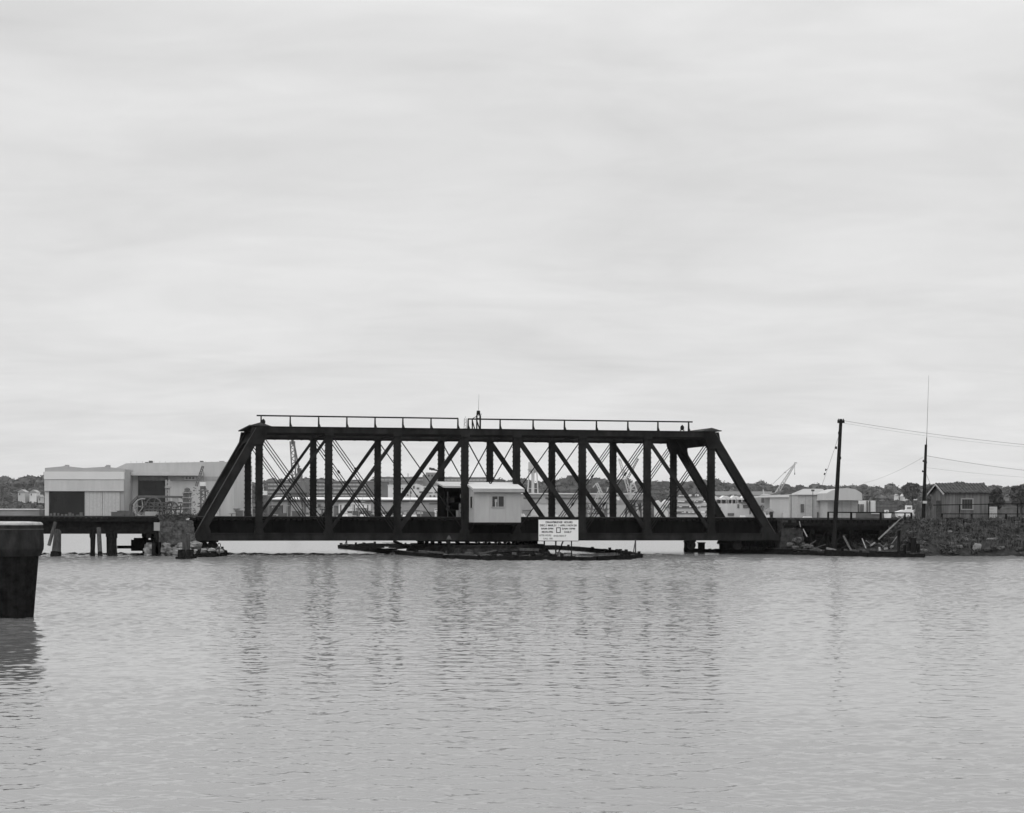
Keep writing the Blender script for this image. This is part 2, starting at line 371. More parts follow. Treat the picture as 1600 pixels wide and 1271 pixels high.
def sheds_left():
    Y = 1000
    f = Far('assembly_shed', 'pale assembly shed with light band and half-open dark door, two low roof humps', 'shed', 70, Y)
    b = MB(); poly = [(f.x(70), 0), (f.x(195), 0), (f.x(195), f.z(733)), (f.x(180), f.z(731)), (f.x(163), f.z(729.5)), (f.x(130), f.z(731.5)), (f.x(102), f.z(728.5)), (f.x(70), f.z(731.5))]
    b.prism(poly, 1, 0, 46); b.build('wall', 'roofg', f.o)
    # side wall seen obliquely
    b = MB(); b.add([(f.x(70) - .02, 0, 0), (f.x(70) - .02, 0, f.z(731.5)), (f.x(63.0), 40, f.z(738)), (f.x(63.0), 40, 0), (f.x(70), 46, 0), (f.x(70), 46, f.z(733))], [(0, 3, 2, 1), (3, 4, 5, 2), (1, 2, 5)]); b.build('side_wall', 'shedw', f.o)
    w = f.box('side_window', 'pane2', 68.2, 69.6, 738, 747, -.6, -.3)
    f.box('fascia_band', 'roofl', 70, 194.5, 737.2, 749.2, -2.0, 0.0)
    f.box('hood', 'shedl', 70.4, 194, 749.4, 767.6, -1.7, -.05)
    f.box('pier_wall', 'shedl', 70.5, 76.8, 768, None, -.8, -.1)
    f.box('door_opening', 'black', 77, 132.7, 768, None, -.30, -.05)
    for a, c in ((133, 160), (160.8, 188)): f.box('door', 'doorrib', a, c, 768.3, None, -.9, -.1)
    f.box('end_wall', 'shedd', 188.4, 194.4, 768.3, None, -.7, -.1)
    for k in range(9):
        xx = 79 + k * 5.8; MB().box(f.x(xx), f.x(xx + random.uniform(2, 5)), -1.6, -.6, 0, random.uniform(.4, 1.7)).build('stored_crate', 'dgrey', f.o)
    for xx in (98, 163):
        b = MB(); b.box(f.x(xx - 2.5), f.x(xx + 2.0), 8, 12, f.z(730), f.z(726)); b.box(f.x(xx - 4.5), f.x(xx - 2), 8, 11, f.z(730), f.z(727.6)); b.build('roof_vent', 'grey', f.o)
    g = Far('construction_hall', 'large grey construction hall with pale canopy over a dark doorway and roof vents', 'hall', 196, 1020)
    b = MB(); b.prism([(g.x(181), 0), (g.x(366), 0), (g.x(366), g.z(723)), (g.x(350), g.z(721.3)), (g.x(197), g.z(724.2)), (g.x(181), g.z(731.5))], 1, 0, 70); b.build('wall', 'shedw', g.o)
    g.box('corner_band', 'shedl', 181, 365.8, 808, None, -.2, -.1)
    g.box('canopy', 'shedl', 207, 318, 737.6, 743.4, -4.5, -.1)
    g.box('door_opening', 'black', 216, 262, 744, 800, -.7, -.1)
    b = MB(); g.bx(b, 262.3, 343, 752, None, -.9, -.12); b.build('door', 'shedw', g.o)
    b = MB(); g.bx(b, 217, 345, 744.6, 751.5, -.6, -.15); b.build('door_rail', 'shedd', g.o)
    b = MB()
    for k in range(6):
        xx = 221 + k * 6.4; b.tube((g.x(xx), -2.0, g.z(747.7)), (g.x(xx), -1.2, g.z(747.7)), 1.25, n=12)
    b.box(g.x(218), g.x(263), -1.2, -.8, g.z(751.2), g.z(744.3)); b.build('pulley_beam', 'dgrey', g.o)
    b = MB()
    for k in range(3):
        b.tube((g.x(292 + k * 5.2), -1.3, g.z(747)), (g.x(292 + k * 5.2), -1.0, g.z(747)), .6, n=10)
    b.build('port', 'dgrey', g.o)
    g.box('port_panel', 'shedl', 288.5, 307, 744.8, 750, -1.0, -.62)
    for xx in (231, 311):
        b = MB(); b.box(g.x(xx - 2), g.x(xx + 2.2), 6, 10, g.z(723), g.z(719.6)); b.box(g.x(xx - 8), g.x(xx - 4), 6, 9, g.z(723), g.z(721.8)); b.build('roof_vent', 'dgrey', g.o)
    for k in range(17): MB().box(g.x(203 + k * 9), g.x(203.3 + k * 9), 2, 2.3, g.z(724), g.z(720.6)).build('roof_rod', 'grey', g.o)
    MB().box(g.x(340), g.x(347), 5, 8, g.z(723), g.z(719.8)).build('roof_hatch', 'grey', g.o)
    g.box('window', 'pane2', 345.2, 350, 772, 782, -.5, -.1)
    # equipment in front of the hall
    h = Far('cable_reel_frame', 'octagonal dark frame holding big cable reels before the hall doorway', 'machine', 205, 992)
    b = MB(); oc = [(204.5, 808), (204.5, 788), (215, 776.5), (222, 776), (284, 777), (291, 784), (291, 808)]
    for a, c in zip(oc[:-1], oc[1:]): b.beam(h.pt(*a), h.pt(*c), 1.1, 3.0)
    for yy in (786, 791.5, 796.5): b.beam(h.pt(228, yy), h.pt(286, yy), .7, 1.2)
    for k in range(9): b.beam(h.pt(226 + k * 7, 808), h.pt(226 + k * 7, 784 + (k % 3) * 2), .5, .8)
    for k in range(5): b.beam(h.pt(246 + k * 8, 808, 1), h.pt(254 + k * 8, 786, 1), .45, .6)
    for k in range(60):
        xx = random.uniform(207, 290); yy = random.uniform(790, 806); b.beam(h.pt(xx, yy, random.uniform(-3, 0)), h.pt(xx + random.uniform(-5, 5), yy + random.uniform(-6, 6), random.uniform(-3, 0)), .3, .3)
    b.build('frame', 'dgrey', h.o)
    def ring(cx, cy, r, m, a0=0, a1=360):
        b = MB(); n = 28
        pr = [h.pt(cx + r * math.cos(math.radians(a0 + (a1 - a0) * i / n)), cy - r * math.sin(math.radians(a0 + (a1 - a0) * i / n)), -1.5) for i in range(n + 1)]
        for p, q in zip(pr[:-1], pr[1:]): b.beam(p, q, .55, 1.6)
        for i in range(3, n, 9): b.beam(pr[i], h.pt(cx, cy, -1.5), .3, .3)
        b.build('reel', m, h.o)
    ring(224, 793, 13.5, 'grey', 75, 285); ring(241, 790, 12, 'dgrey', 0, 180); ring(268, 795, 11, 'dgrey', 0, 150)
    h.box('control_cabin', 'shedd', 228, 249, 799.5, None, -3.5, -2.2)
    h.box('panel', 'shedd', 270, 279, 778, 792, -1.4, -.6)
    j = Far('gantry_column', 'tall pale gantry column standing at the doorway edge of the hall', 'gantry', 263, 1000)
    b = MB(); 
    for xx in (259.5, 264.5): b.beam(j.pt(xx, 808), j.pt(xx, 750), .7, .7)
    for k in range(9): b.beam(j.pt(259.5, 804 - k * 6), j.pt(264.5, 798 - k * 6), .4, .4)
    b.box(j.x(258), j.x(267), -1, 1, j.z(763), j.z(760.5)); b.build('column', 'grey', j.o)
    s = Far('process_tower', 'cluster of dark vertical vessels beside the cable reels', 'tower', 292, 985)
    for (xx, r, t, mm) in ((289, 1.0, 770, 'dgrey'), (292.5, 1.4, 764, 'dgrey'), (296, 1.1, 768, 'crane'), (299.5, .5, 772, 'cranel')):
        b = MB(); b.tube(s.pt(xx, 809), s.pt(xx, t), r, n=12); b.tube(s.pt(xx, t), s.pt(xx, t - 2), r, r * .3, 12); b.build('vessel', mm, s.o)
    b = MB()
    for k in range(5): b.box(s.x(286), s.x(301), -2, 2, s.z(770 + k * 8) - .15, s.z(770 + k * 8) + .15)
    for k in range(40): xx = random.uniform(285, 302); yy = random.uniform(764, 806); b.beam(s.pt(xx, yy, random.uniform(-2, 2)), s.pt(xx + random.uniform(-4, 4), yy + random.uniform(-4, 4), -1), .25, .25)
    b.build('walkway', 'grey', s.o)
    c = Far('yard_crane', 'small yard crane with white cab and pale jib before the construction hall', 'crane', 316, 990)
    b = MB(); b.lattice(c.pt(317, 809), c.pt(317, 765), 2.2, .45, 9); b.box(c.x(311), c.x(325), -2, 2, c.z(768), c.z(766))
    for k in range(50): xx = random.uniform(303, 328); yy = random.uniform(764, 800); b.beam(c.pt(xx, yy, random.uniform(-2, 2)), c.pt(xx + random.uniform(-5, 5), yy + random.uniform(-3, 3), 0), .3, .3)
    b.build('mast', 'crane', c.o)
    c.box('cab', 'white', 313, 321, 753.6, 759.6, -2, 2); c.box('machine_deck', 'dgrey', 313.5, 320.5, 760, 765, -2, 2)
    b = MB(); b.lattice(c.pt(306.5, 760), c.pt(317, 728.5), .9, .35, 9); b.beam(c.pt(317, 728.5), c.pt(318.3, 753), .18, .18); b.build('jib', 'crane', c.o)
sheds_left()

def band_building(name, label, px0, px1, top, Y, m, strips, depth=22, roof=None, xs=None):
    f = Far(name, label, 'building', px0, Y)
    f.box('wall', m, px0, px1, top, None, 0, depth)
    for (ya, yb) in strips:
        a, c = xs or (px0 + 2, px1 - 2)
        f.box('window_strip', 'strip', a, c, ya, yb, -.35, -.05)
    b = MB(); f.bx(b, px0 - .6, px1 + .6, top - .9, top, -.6, depth + .6); b.build('parapet', roof or 'grey', f.o)
    return f
def yard_middle():
    f = band_building('brick_mill', 'long dark brick works with four rows of strip windows above the white wharf roof', 416, 604, 752.5, 1110, 'brick', ((756, 758.6), (762, 764.6), (768, 770.5), (773.5, 775.6)), xs=(419, 572))
    f.box('stair_tower', 'brick', 478, 484, 749.5, None, -1.5, 0)
    for a in (433, 505, 549): f.box('roof_house', 'dgrey', a, a + 7, 749.3, 752.4, 4, 9)
    f = band_building('office_block', 'long grey office range with two window rows beyond the brick works', 590, 762, 746.3, 1140, 'brick2', ((748.5, 751.2), (756.5, 759.5), (764, 767)))
    for a in (603, 640, 700, 731): f.box('roof_house', 'grey', a, a + 5, 744.6, 746.2, 4, 9)
    f = Far('power_house', 'tall pale square block rising over the long office range', 'building', 665, 1125)
    f.box('wall', 'brick2', 665, 686, 738.6, None, 0, 18); f.box('penthouse', 'brick2', 660, 665, 742, None, 2, 12)
    for k in range(3): f.box('window', 'glass', 669 + k * 5, 671 + k * 5, 742, 745, -.2, 0)
    b = MB(); b.tube(f.pt(637, 748, 3), f.pt(637, 740, 3), .25); b.build('mast', 'grey', f.o)
    f = Far('white_workshop', 'pale workshop with small dark windows beneath the brick works', 'building', 606, 1075)
    f.box('wall', 'white', 606, 641, 759, None, 0, 14)
    for r in range(3):
        for k in range(4): f.box('window', 'dgrey', 624 + k * 4, 626 + k * 4, 762.5 + r * 5, 765 + r * 5, -.2, 0)
    b = MB(); f.bx(b, 605.5, 641.5, 757.8, 759, -.5, 15); b.build('roof', 'roofl', f.o)
    f = Far('white_boathouse', 'white gabled boathouse with several window rows left of the dark machinery hut', 'building', 642, 1068)
    b = MB(); b.prism([(f.x(642), 0), (f.x(735), 0), (f.x(735), f.z(760)), (f.x(662), f.z(760)), (f.x(650), f.z(756)), (f.x(642), f.z(760))], 1, 0, 16); b.build('wall', 'shedl', f.o)
    for (a, c, ya, yb) in ((645, 648, 759.5, 764), (651, 655, 762, 765), (662, 674, 762, 764), (640.5, 643, 768, 772), (655, 662, 768, 770.5), (664, 676, 769.5, 771), (679, 690, 768.5, 771), (650, 653, 774, 776.6), (658, 661, 774, 776.6), (671, 674, 774, 776.6), (677, 680, 774, 776.6), (694, 700, 765, 768), (706, 712, 765, 768)):
        f.box('window', 'dgrey', a, c, ya, yb, -.25, 0)
    f = Far('wharf_shed', 'very long low wharf shed with bright white roof edge and grey wall', 'shed', 424, 1040)
    f.box('wall', 'shedd', 424, 738, 781, None, 0, 25)
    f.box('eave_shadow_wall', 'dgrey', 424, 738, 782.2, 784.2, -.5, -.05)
    b = MB(); b.prism([(-1.5, f.z(781.2)), (-1.5, f.z(780)), (26, f.z(776.5)), (26, f.z(777.8))], 0, f.x(423.4), f.x(738.6)); b.build('roof', 'roofl', f.o)
    for (a, c, ya, yb) in ((430, 437, 789, 797), (478, 482, 787, 792), (497, 501, 788, 793), (560, 577, 786, 790), (671, 686, 786, 787.4)):
        f.box('door', 'dgrey', a, c, ya, yb, -.4, -.06)
    # behind-rod yard clutter: each piece of its own
    items = [
        ('portable_office', 'white flat-roofed cabin at the foot of the construction hall corner', 'cabin', 358, 381, 801, 'shedl', 'dgrey'),
        ('portable_office', 'small bright cabin right against the first far truss post', 'cabin', 373, 381.5, 797, 'white', 'grey'),
        ('equipment_shed', 'dark low shed between hall corner and first truss post', 'shed', 365, 372, 795, 'grey', 'dgrey'),
        ('covered_barge', 'pale covered barge moored beyond the first panel of the truss', 'barge', 412, 438, 804, 'shedl', 'dgrey'),
        ('scaffold_shed', 'dark cluttered shed beneath the twin-boom crane', 'shed', 421, 440, 789, 'dgrey', 'grey'),
        ('portable_office', 'pale office cabin with one dark door under the brick works', 'cabin', 494, 507, 792, 'shedl', 'dgrey'),
        ('storage_tank', 'squat dark storage tank shed beside the pale office cabin', 'shed', 502, 509, 795, 'dgrey', 'grey'),
        ('slipway_house', 'dark arched slipway house seen through the second truss panel', 'shed', 522, 541, 789.5, 'crane', 'grey'),
        ('work_boat', 'white work boat with layered decks in the second truss panel', 'boat', 538, 556, 800.5, 'white', 'grey'),
        ('white_canopy', 'bright canopy with a dark underside in the second truss panel', 'canopy', 529, 578, 786.5, 'white', 'dgrey'),
        ('white_store', 'pale square store to the side of the layered work boat', 'shed', 570, 585, 797, 'white', 'shedl'),
        ('grey_store', 'mid-grey store with pale roof beside a far truss post', 'shed', 556, 571, 793, 'grey', 'white'),
        ('white_float', 'bright float lying between a far post and a near post', 'float', 596, 617, 799, 'white', 'grey'),
        ('row_of_lockers', 'long bright locker range with dark tops in the third panel', 'lockers', 626, 668, 798, 'shedl', 'dgrey'),
        ('dark_barge', 'dark flat barge below the long bright locker range', 'barge', 652, 676, 803.5, 'dgrey', 'grey'),
        ('white_cruiser', 'white cabin boat against the post left of the machinery hut', 'boat', 676, 686, 795, 'white', 'grey'),
        ('cream_trailer', 'pale trailer near the reels at the foot of the assembly shed', 'trailer', 178, 203, 804, 'shedl', 'grey'),
        ('white_trailer', 'small bright trailer between reel frame and assembly shed', 'trailer', 190, 199, 801.5, 'white', 'grey'),
        ('pump_house', 'small pale pump house with round dark port behind the end post', 'cabin', 331, 338, 800.5, 'white', 'dgrey'),
    ]
    for i, (nm, lb, ct, a, c, t, m1, m2) in enumerate(items):
        Y = QY + 6 + (i * 7) % 19; g = Far(nm, lb, ct, a, Y)
        d = 6.0
        if ct == 'boat' or ct == 'float' or ct == 'barge':
            b = MB(); b.prism([(g.x(a), g.z(t + (808.5 - t) * .55)), (g.x(a) + .8, 0), (g.x(c) - .3, 0), (g.x(c), g.z(t + (808.5 - t) * .6))], 1, 0, d); b.build('hull', m1, g.o)
            b = MB(); g.bx(b, a + (c - a) * .25, a + (c - a) * .8, t, t + (808.5 - t) * .57, 1, d - 1); b.build('cabin', m1, g.o)
            b = MB(); g.bx(b, a + (c - a) * .3, a + (c - a) * .75, t + .8, t + 2.0, .8, 1.1); b.build('cabin_window', 'dgrey', g.o)
            b = MB(); g.bx(b, a - .1, c + .1, t + (808.5 - t) * .55 - .3, t + (808.5 - t) * .55 + .4, -.25, d + .2); b.build('rubbing_strake', m2, g.o)
        else:
            g.box('wall', m1, a, c, t + .9, None, 0, d)
            b = MB()
            if i % 2: b.prism([(g.x(a) - .3, g.z(t + 1)), (g.x(c) + .3, g.z(t + 1)), (g.x((a + c) / 2), g.z(t - .6))], 1, -.4, d + .3)
            else: b.box(g.x(a) - .3, g.x(c) + .3, -.5, d + .3, g.z(t + .9), g.z(t))
            b.build('roof', m2 if i % 3 else m1, g.o)
            n = max(1, int((c - a) / 7))
            for k in range(n):
                xx = a + (c - a) * (k + .5) / n
                g.box('door' if (k + i) % 3 == 0 else 'window', 'dgrey' if m1 != 'dgrey' else 'grey', xx - .9, xx + .9, t + 2.6, (t + 5.0) if (k + i) % 3 else None, -.25, 0)
    # twin-boom crane
    c = Far('portal_crane', 'tall portal crane with twin upright booms rising to the top chord', 'crane', 455, 1000)
    b = MB()
    for xx in (449, 452, 473, 477): b.beam(c.pt(xx, 809), c.pt(xx + (1.5 if xx < 460 else -1.5), 775), 1.0, 1.0)
    b.box(c.x(446), c.x(481), -4, 4, c.z(777), c.z(773)); b.box(c.x(444), c.x(482), -4.2, 4.2, c.z(771), c.z(769.8))
    for k in range(8): b.beam(c.pt(447 + k * 4.2, 777), c.pt(450 + k * 4.2, 784), .5, .5)
    b.build('portal', 'dgrey', c.o)
    b = MB(); b.prism([(c.x(452), c.z(773)), (c.x(466), c.z(753)), (c.x(476), c.z(752)), (c.x(479), c.z(773))], 1, -3, 3); b.build('machine_house', 'crane', c.o)
    b = MB(); b.box(c.x(463.5), c.x(472), -2, 2, c.z(752), c.z(740)); b.build('cab', 'crane', c.o)
    b = MB(); b.box(c.x(465), c.x(470.5), -2, 2, c.z(740), c.z(732)); b.beam(c.pt(466, 732), c.pt(468, 728), .6, .6); b.build('gantry_head', 'dgrey', c.o)
    b = MB(); b.lattice(c.pt(460, 762), c.pt(456.5, 690), 1.6, .42, 16, 2.2); b.build('boom', 'crane', c.o)
    b = MB(); b.box(c.x(455), c.x(458.5), -1, 1, c.z(695), c.z(687)); b.build('sheave_head', 'dgrey', c.o)
    b = MB(); b.beam(c.pt(458.5, 690), c.pt(468, 738), .8, .5); b.beam(c.pt(457.5, 690), c.pt(466, 745), .3, .3); b.build('pendant_cable', 'crane', c.o)
    c = Far('column_crane', 'slim column crane with white operator cab next to the near truss post', 'crane', 413, 990)
    c.box('cab', 'white', 409.5, 417, 767.5, 774, -2, 2)
    b = MB(); b.box(c.x(410.5), c.x(415.5), -1.5, 1.5, c.z(776.5), c.z(774)); b.lattice(c.pt(413, 809), c.pt(413, 777), 2.2, .6, 7); b.build('mast', 'dgrey', c.o)
    b = MB(); b.lattice(c.pt(412, 775), c.pt(409, 752), .7, .25, 8); b.build('jib', 'cranel', c.o)
    # water tower
    t = Far('water_tower', 'pale water tower with cylindrical tank on slender splayed legs', 'water tower', 832.5, 1060, .8)
    z0, z1, z2 = t.z(741), t.z(735), t.z(722.5); r = 7.3 * t.k
    b = MB(); b.lathe([(r * .15, z0), (r * .6, z0 + (z1 - z0) * .35), (r, z1), (r, z2), (r * .96, z2 + .1), (r * .1, z2 + .9)], n=28); b.build('tank', 'tank', t.o)
    b = MB(); b.lathe([(r * 1.12, z1 - .15), (r * 1.12, z1 + .5), (r * 1.02, z1 + .5), (r * 1.02, z1 - .15)], n=28); b.build('balcony', 'grey', t.o)
    for i in range(6):
        a = PI / 6 + i * PI / 3; b = MB(); b.tube((r * .97 * math.cos(a), r * .97 * math.sin(a), z1), (r * 1.55 * math.cos(a), r * 1.55 * math.sin(a), 0), .36, n=6); b.build('leg', 'tank', t.o)
    b = MB(); b.tube((0, 0, 0), (0, 0, z0 + 1), .85, n=10); b.build('riser_pipe', 'tank', t.o)
    b = MB()
    for zz, q in ((z0 * .66, 1.22), (z0 * .33, 1.4)):
        for i in range(6):
            a0, a1 = PI / 6 + i * PI / 3, PI / 6 + (i + 1) * PI / 3
            b.beam((r * q * math.cos(a0), r * q * math.sin(a0), zz), (r * q * math.cos(a1), r * q * math.sin(a1), zz), .22, .22)
    b.build('brace_ring', 'tank', t.o)
    # long pale sheds right of the operator's hut
    f = Far('pier_warehouse', 'long pale warehouse with thin bright roof line beyond the water tower', 'warehouse', 812, 1050)
    f.box('wall', 'grey', 812, 1014, 772.5, None, 0, 25); f.box('roof', 'roofl', 811.6, 1014.4, 770.6, 772.4, -1, 26)
    for (a, c) in ((818, 846), (852, 861), (872, 902), (926, 944)): f.box('door_row', 'dgrey', a, c, 777.5, 780, -.4, -.05)
    f.box('lean_to', 'shedd', 812, 1014, 783, None, -6, -.1)
    f = Far('moored_hull', 'long blank pale hull lying along the quay behind the sign', 'ship', 832, 996, 0.0)
    b = MB(); b.prism([(f.x(828), 0), (f.x(1000), 0), (f.x(1004), f.z(787.5)), (f.x(832), f.z(787.5))], 1, -8, 4); b.build('hull', 'shedl', f.o)
    b = MB(); f.bx(b, 832, 1003, 786.6, 787.5, -8.3, 4.3); b.build('bulwark', 'grey', f.o)
    for (a, c, t) in ((843, 853, 780), (858, 863, 784), (869, 873, 783), (921, 947, 782)): f.box('deckhouse', 'shedd', a, c, t, 786.5, -5, 0)
    f = Far('spotted_wall', 'stained pale wall panel low beside the operator hut', 'wall', 816, 990); f.box('panel', 'stonelt', 816, 841, 797, None, 0, 3); f.box('coping', 'grey', 815.7, 841.3, 796, 796.9, -.4, 3.3)
    # cranes seen through the fifth to seventh panels
    c = Far('floating_crane', 'pale lattice crane with two crossed booms in the seventh panel', 'crane', 985, 972)
    b = MB(); b.lattice(c.pt(986, 778), c.pt(968, 719), 1.5, .35, 18, .9); b.box(c.x(966), c.x(969), -.6, .6, c.z(720), c.z(717)); b.build('boom', 'cranel', c.o)
    b = MB(); b.lattice(c.pt(978, 752), c.pt(997, 717), 1.0, .35, 12, .6); b.beam(c.pt(990, 727), c.pt(990, 745), .2, .2); b.build('jib', 'crane', c.o)
    b = MB(); b.lattice(c.pt(992, 780), c.pt(988, 755), 4.5, .5, 6, 1.5); b.box(c.x(984), c.x(993), -2, 2, c.z(780), c.z(775)); b.build('tower', 'cranel', c.o)
    b = MB()
    for xx in (978, 985, 993, 1002, 1008): b.beam(c.pt(xx, 809), c.pt(xx + (2 if xx < 990 else -2), 783), .9, .9)
    b.box(c.x(977), c.x(1010), -3.5, 3.5, c.z(786), c.z(781.5))
    for k in range(26): xx = random.uniform(979, 1006); b.beam(c.pt(xx, random.uniform(786, 806), -2), c.pt(xx + random.uniform(-6, 6), random.uniform(786, 806), 2), .5, .5)
    b.build('portal', 'dgrey', c.o)
    c = Far('pale_derrick', 'faint pale derrick tangled with rigging in the sixth panel', 'crane', 938, 974)
    b = MB(); b.lattice(c.pt(946, 785), c.pt(932, 755), 1.6, .4, 9, .8); b.lattice(c.pt(930, 785), c.pt(938, 762), 1.4, .35, 8, .6); b.beam(c.pt(932, 755), c.pt(926, 762), .5, .5); b.beam(c.pt(950, 762), c.pt(944, 785), .5, .5); b.build('boom', 'cranel', c.o)
    b = MB()
    for xx in (917, 924, 938, 948): b.beam(c.pt(xx, 809), c.pt(xx, 785), .7, .7)
    for yy in (787, 796, 803): b.beam(c.pt(915, yy), c.pt(951, yy), .6, .6)
    for k in range(24): xx = random.uniform(918, 948); b.beam(c.pt(xx, random.uniform(787, 806), -2), c.pt(xx + random.uniform(-6, 6), random.uniform(787, 806), 2), .4, .4)
    b.build('staging', 'crane', c.o)
    f = Far('white_tank', 'small bright square tank beside the seventh far post', 'tank', 961, 1005); f.box('shell', 'white', 962, 968, 776.5, 782, 0, 4); b = MB(); 
    for xx in (962.6, 967.2): b.beam(f.pt(xx, 782, 2), (f.x(xx), 2, 0), .4, .4)
    b.build('stand', 'grey', f.o)
    # distant radio mast above the chord
    r = Far('radio_mast', 'faint tapering radio mast showing over the gap in the top railing', 'mast', 726.5, 1460, 10)
    b = MB(); b.lattice(r.pt(726.5, 770), r.pt(726.8, 654), 5.5, .5, 26, 1.4); b.beam(r.pt(726.8, 654), r.pt(726.9, 651), .4, .4); b.build('tower', 'tank', r.o)
yard_middle()
def small_craft():
    def boat(w, h, m, cab):
        b = MB(); b.prism([(-w / 2 - .6, h * .5), (-w / 2, -.2), (w / 2, -.2), (w / 2, h * .45)], 1, 0, 2.6)
        b.prism([(-w * .2, h * .45), (-w * .12, h), (w * (.1 + cab), h), (w * (.15 + cab), h * .45)], 1, .4, 2.2); return b
    vs = [boat(6, 1.9, 0, .1).build('moored_boat', 'white'), boat(8, 2.4, 0, .2).build('moored_boat', 'shedl'), boat(5, 1.6, 0, .05).build('moored_boat', 'grey')]
    for k in range(34):
        o = vs[k] if k < 3 else vs[k % 3].copy()
        if k >= 3: COL.objects.link(o)
        px = random.choice((random.uniform(372, 690), random.uniform(812, 1010), random.uniform(1112, 1185))); Y = random.uniform(880, 972); o.location = (P(px, 800, Y).x, Y, 0.05); o.rotation_euler = (0, 0, random.choice((0, PI, .3, PI - .3)))
        tag(o, 'small pale boat moored off the far yard behind the truss', 'boat', 'small boats moored off the far yard')
    p = None
    for k in range(30):
        h = random.uniform(4, 11)
        if p is None: o = p = MB().tube((0, 0, 0), (0, 0, 1), .16, .10, 6).beam((-1.2, 0, .75), (1.2, 0, .75), .03, .2).build('boat_mast', 'grey')
        else: o = p.copy(); COL.objects.link(o)
        px = random.choice((random.uniform(372, 690), random.uniform(812, 1100), random.uniform(1112, 1200))); Y = random.uniform(978, 984); o.location = (P(px, 800, Y).x, Y, .5); o.scale = (1, 1, h)
        tag(o, 'thin grey mast standing along the far quay edge', 'mast', 'thin masts along the far quay')
    q = None
    for k in range(44):
        if q is None: o = q = MB().box(-1.5, 1.5, 0, 2.2, 0, 1.6).box(-1.7, 1.2, -.1, 2.3, 1.6, 1.8).box(-.9, -.1, -.06, -.01, .2, 1.3).build('yard_container', 'dgrey')
        else: o = q.copy(); COL.objects.link(o)
        px = random.choice((random.uniform(366, 690), random.uniform(366, 690), random.uniform(1010, 1200), random.uniform(180, 205))); Y = random.uniform(985.5, 990); o.location = (P(px, 800, Y).x, Y, .8); o.scale = (random.uniform(.5, 2.2), 1, random.uniform(.5, 1.7))
        tag(o, 'dark box-like store standing on the far quay edge', 'container', 'dark stores along the far quay')
small_craft()

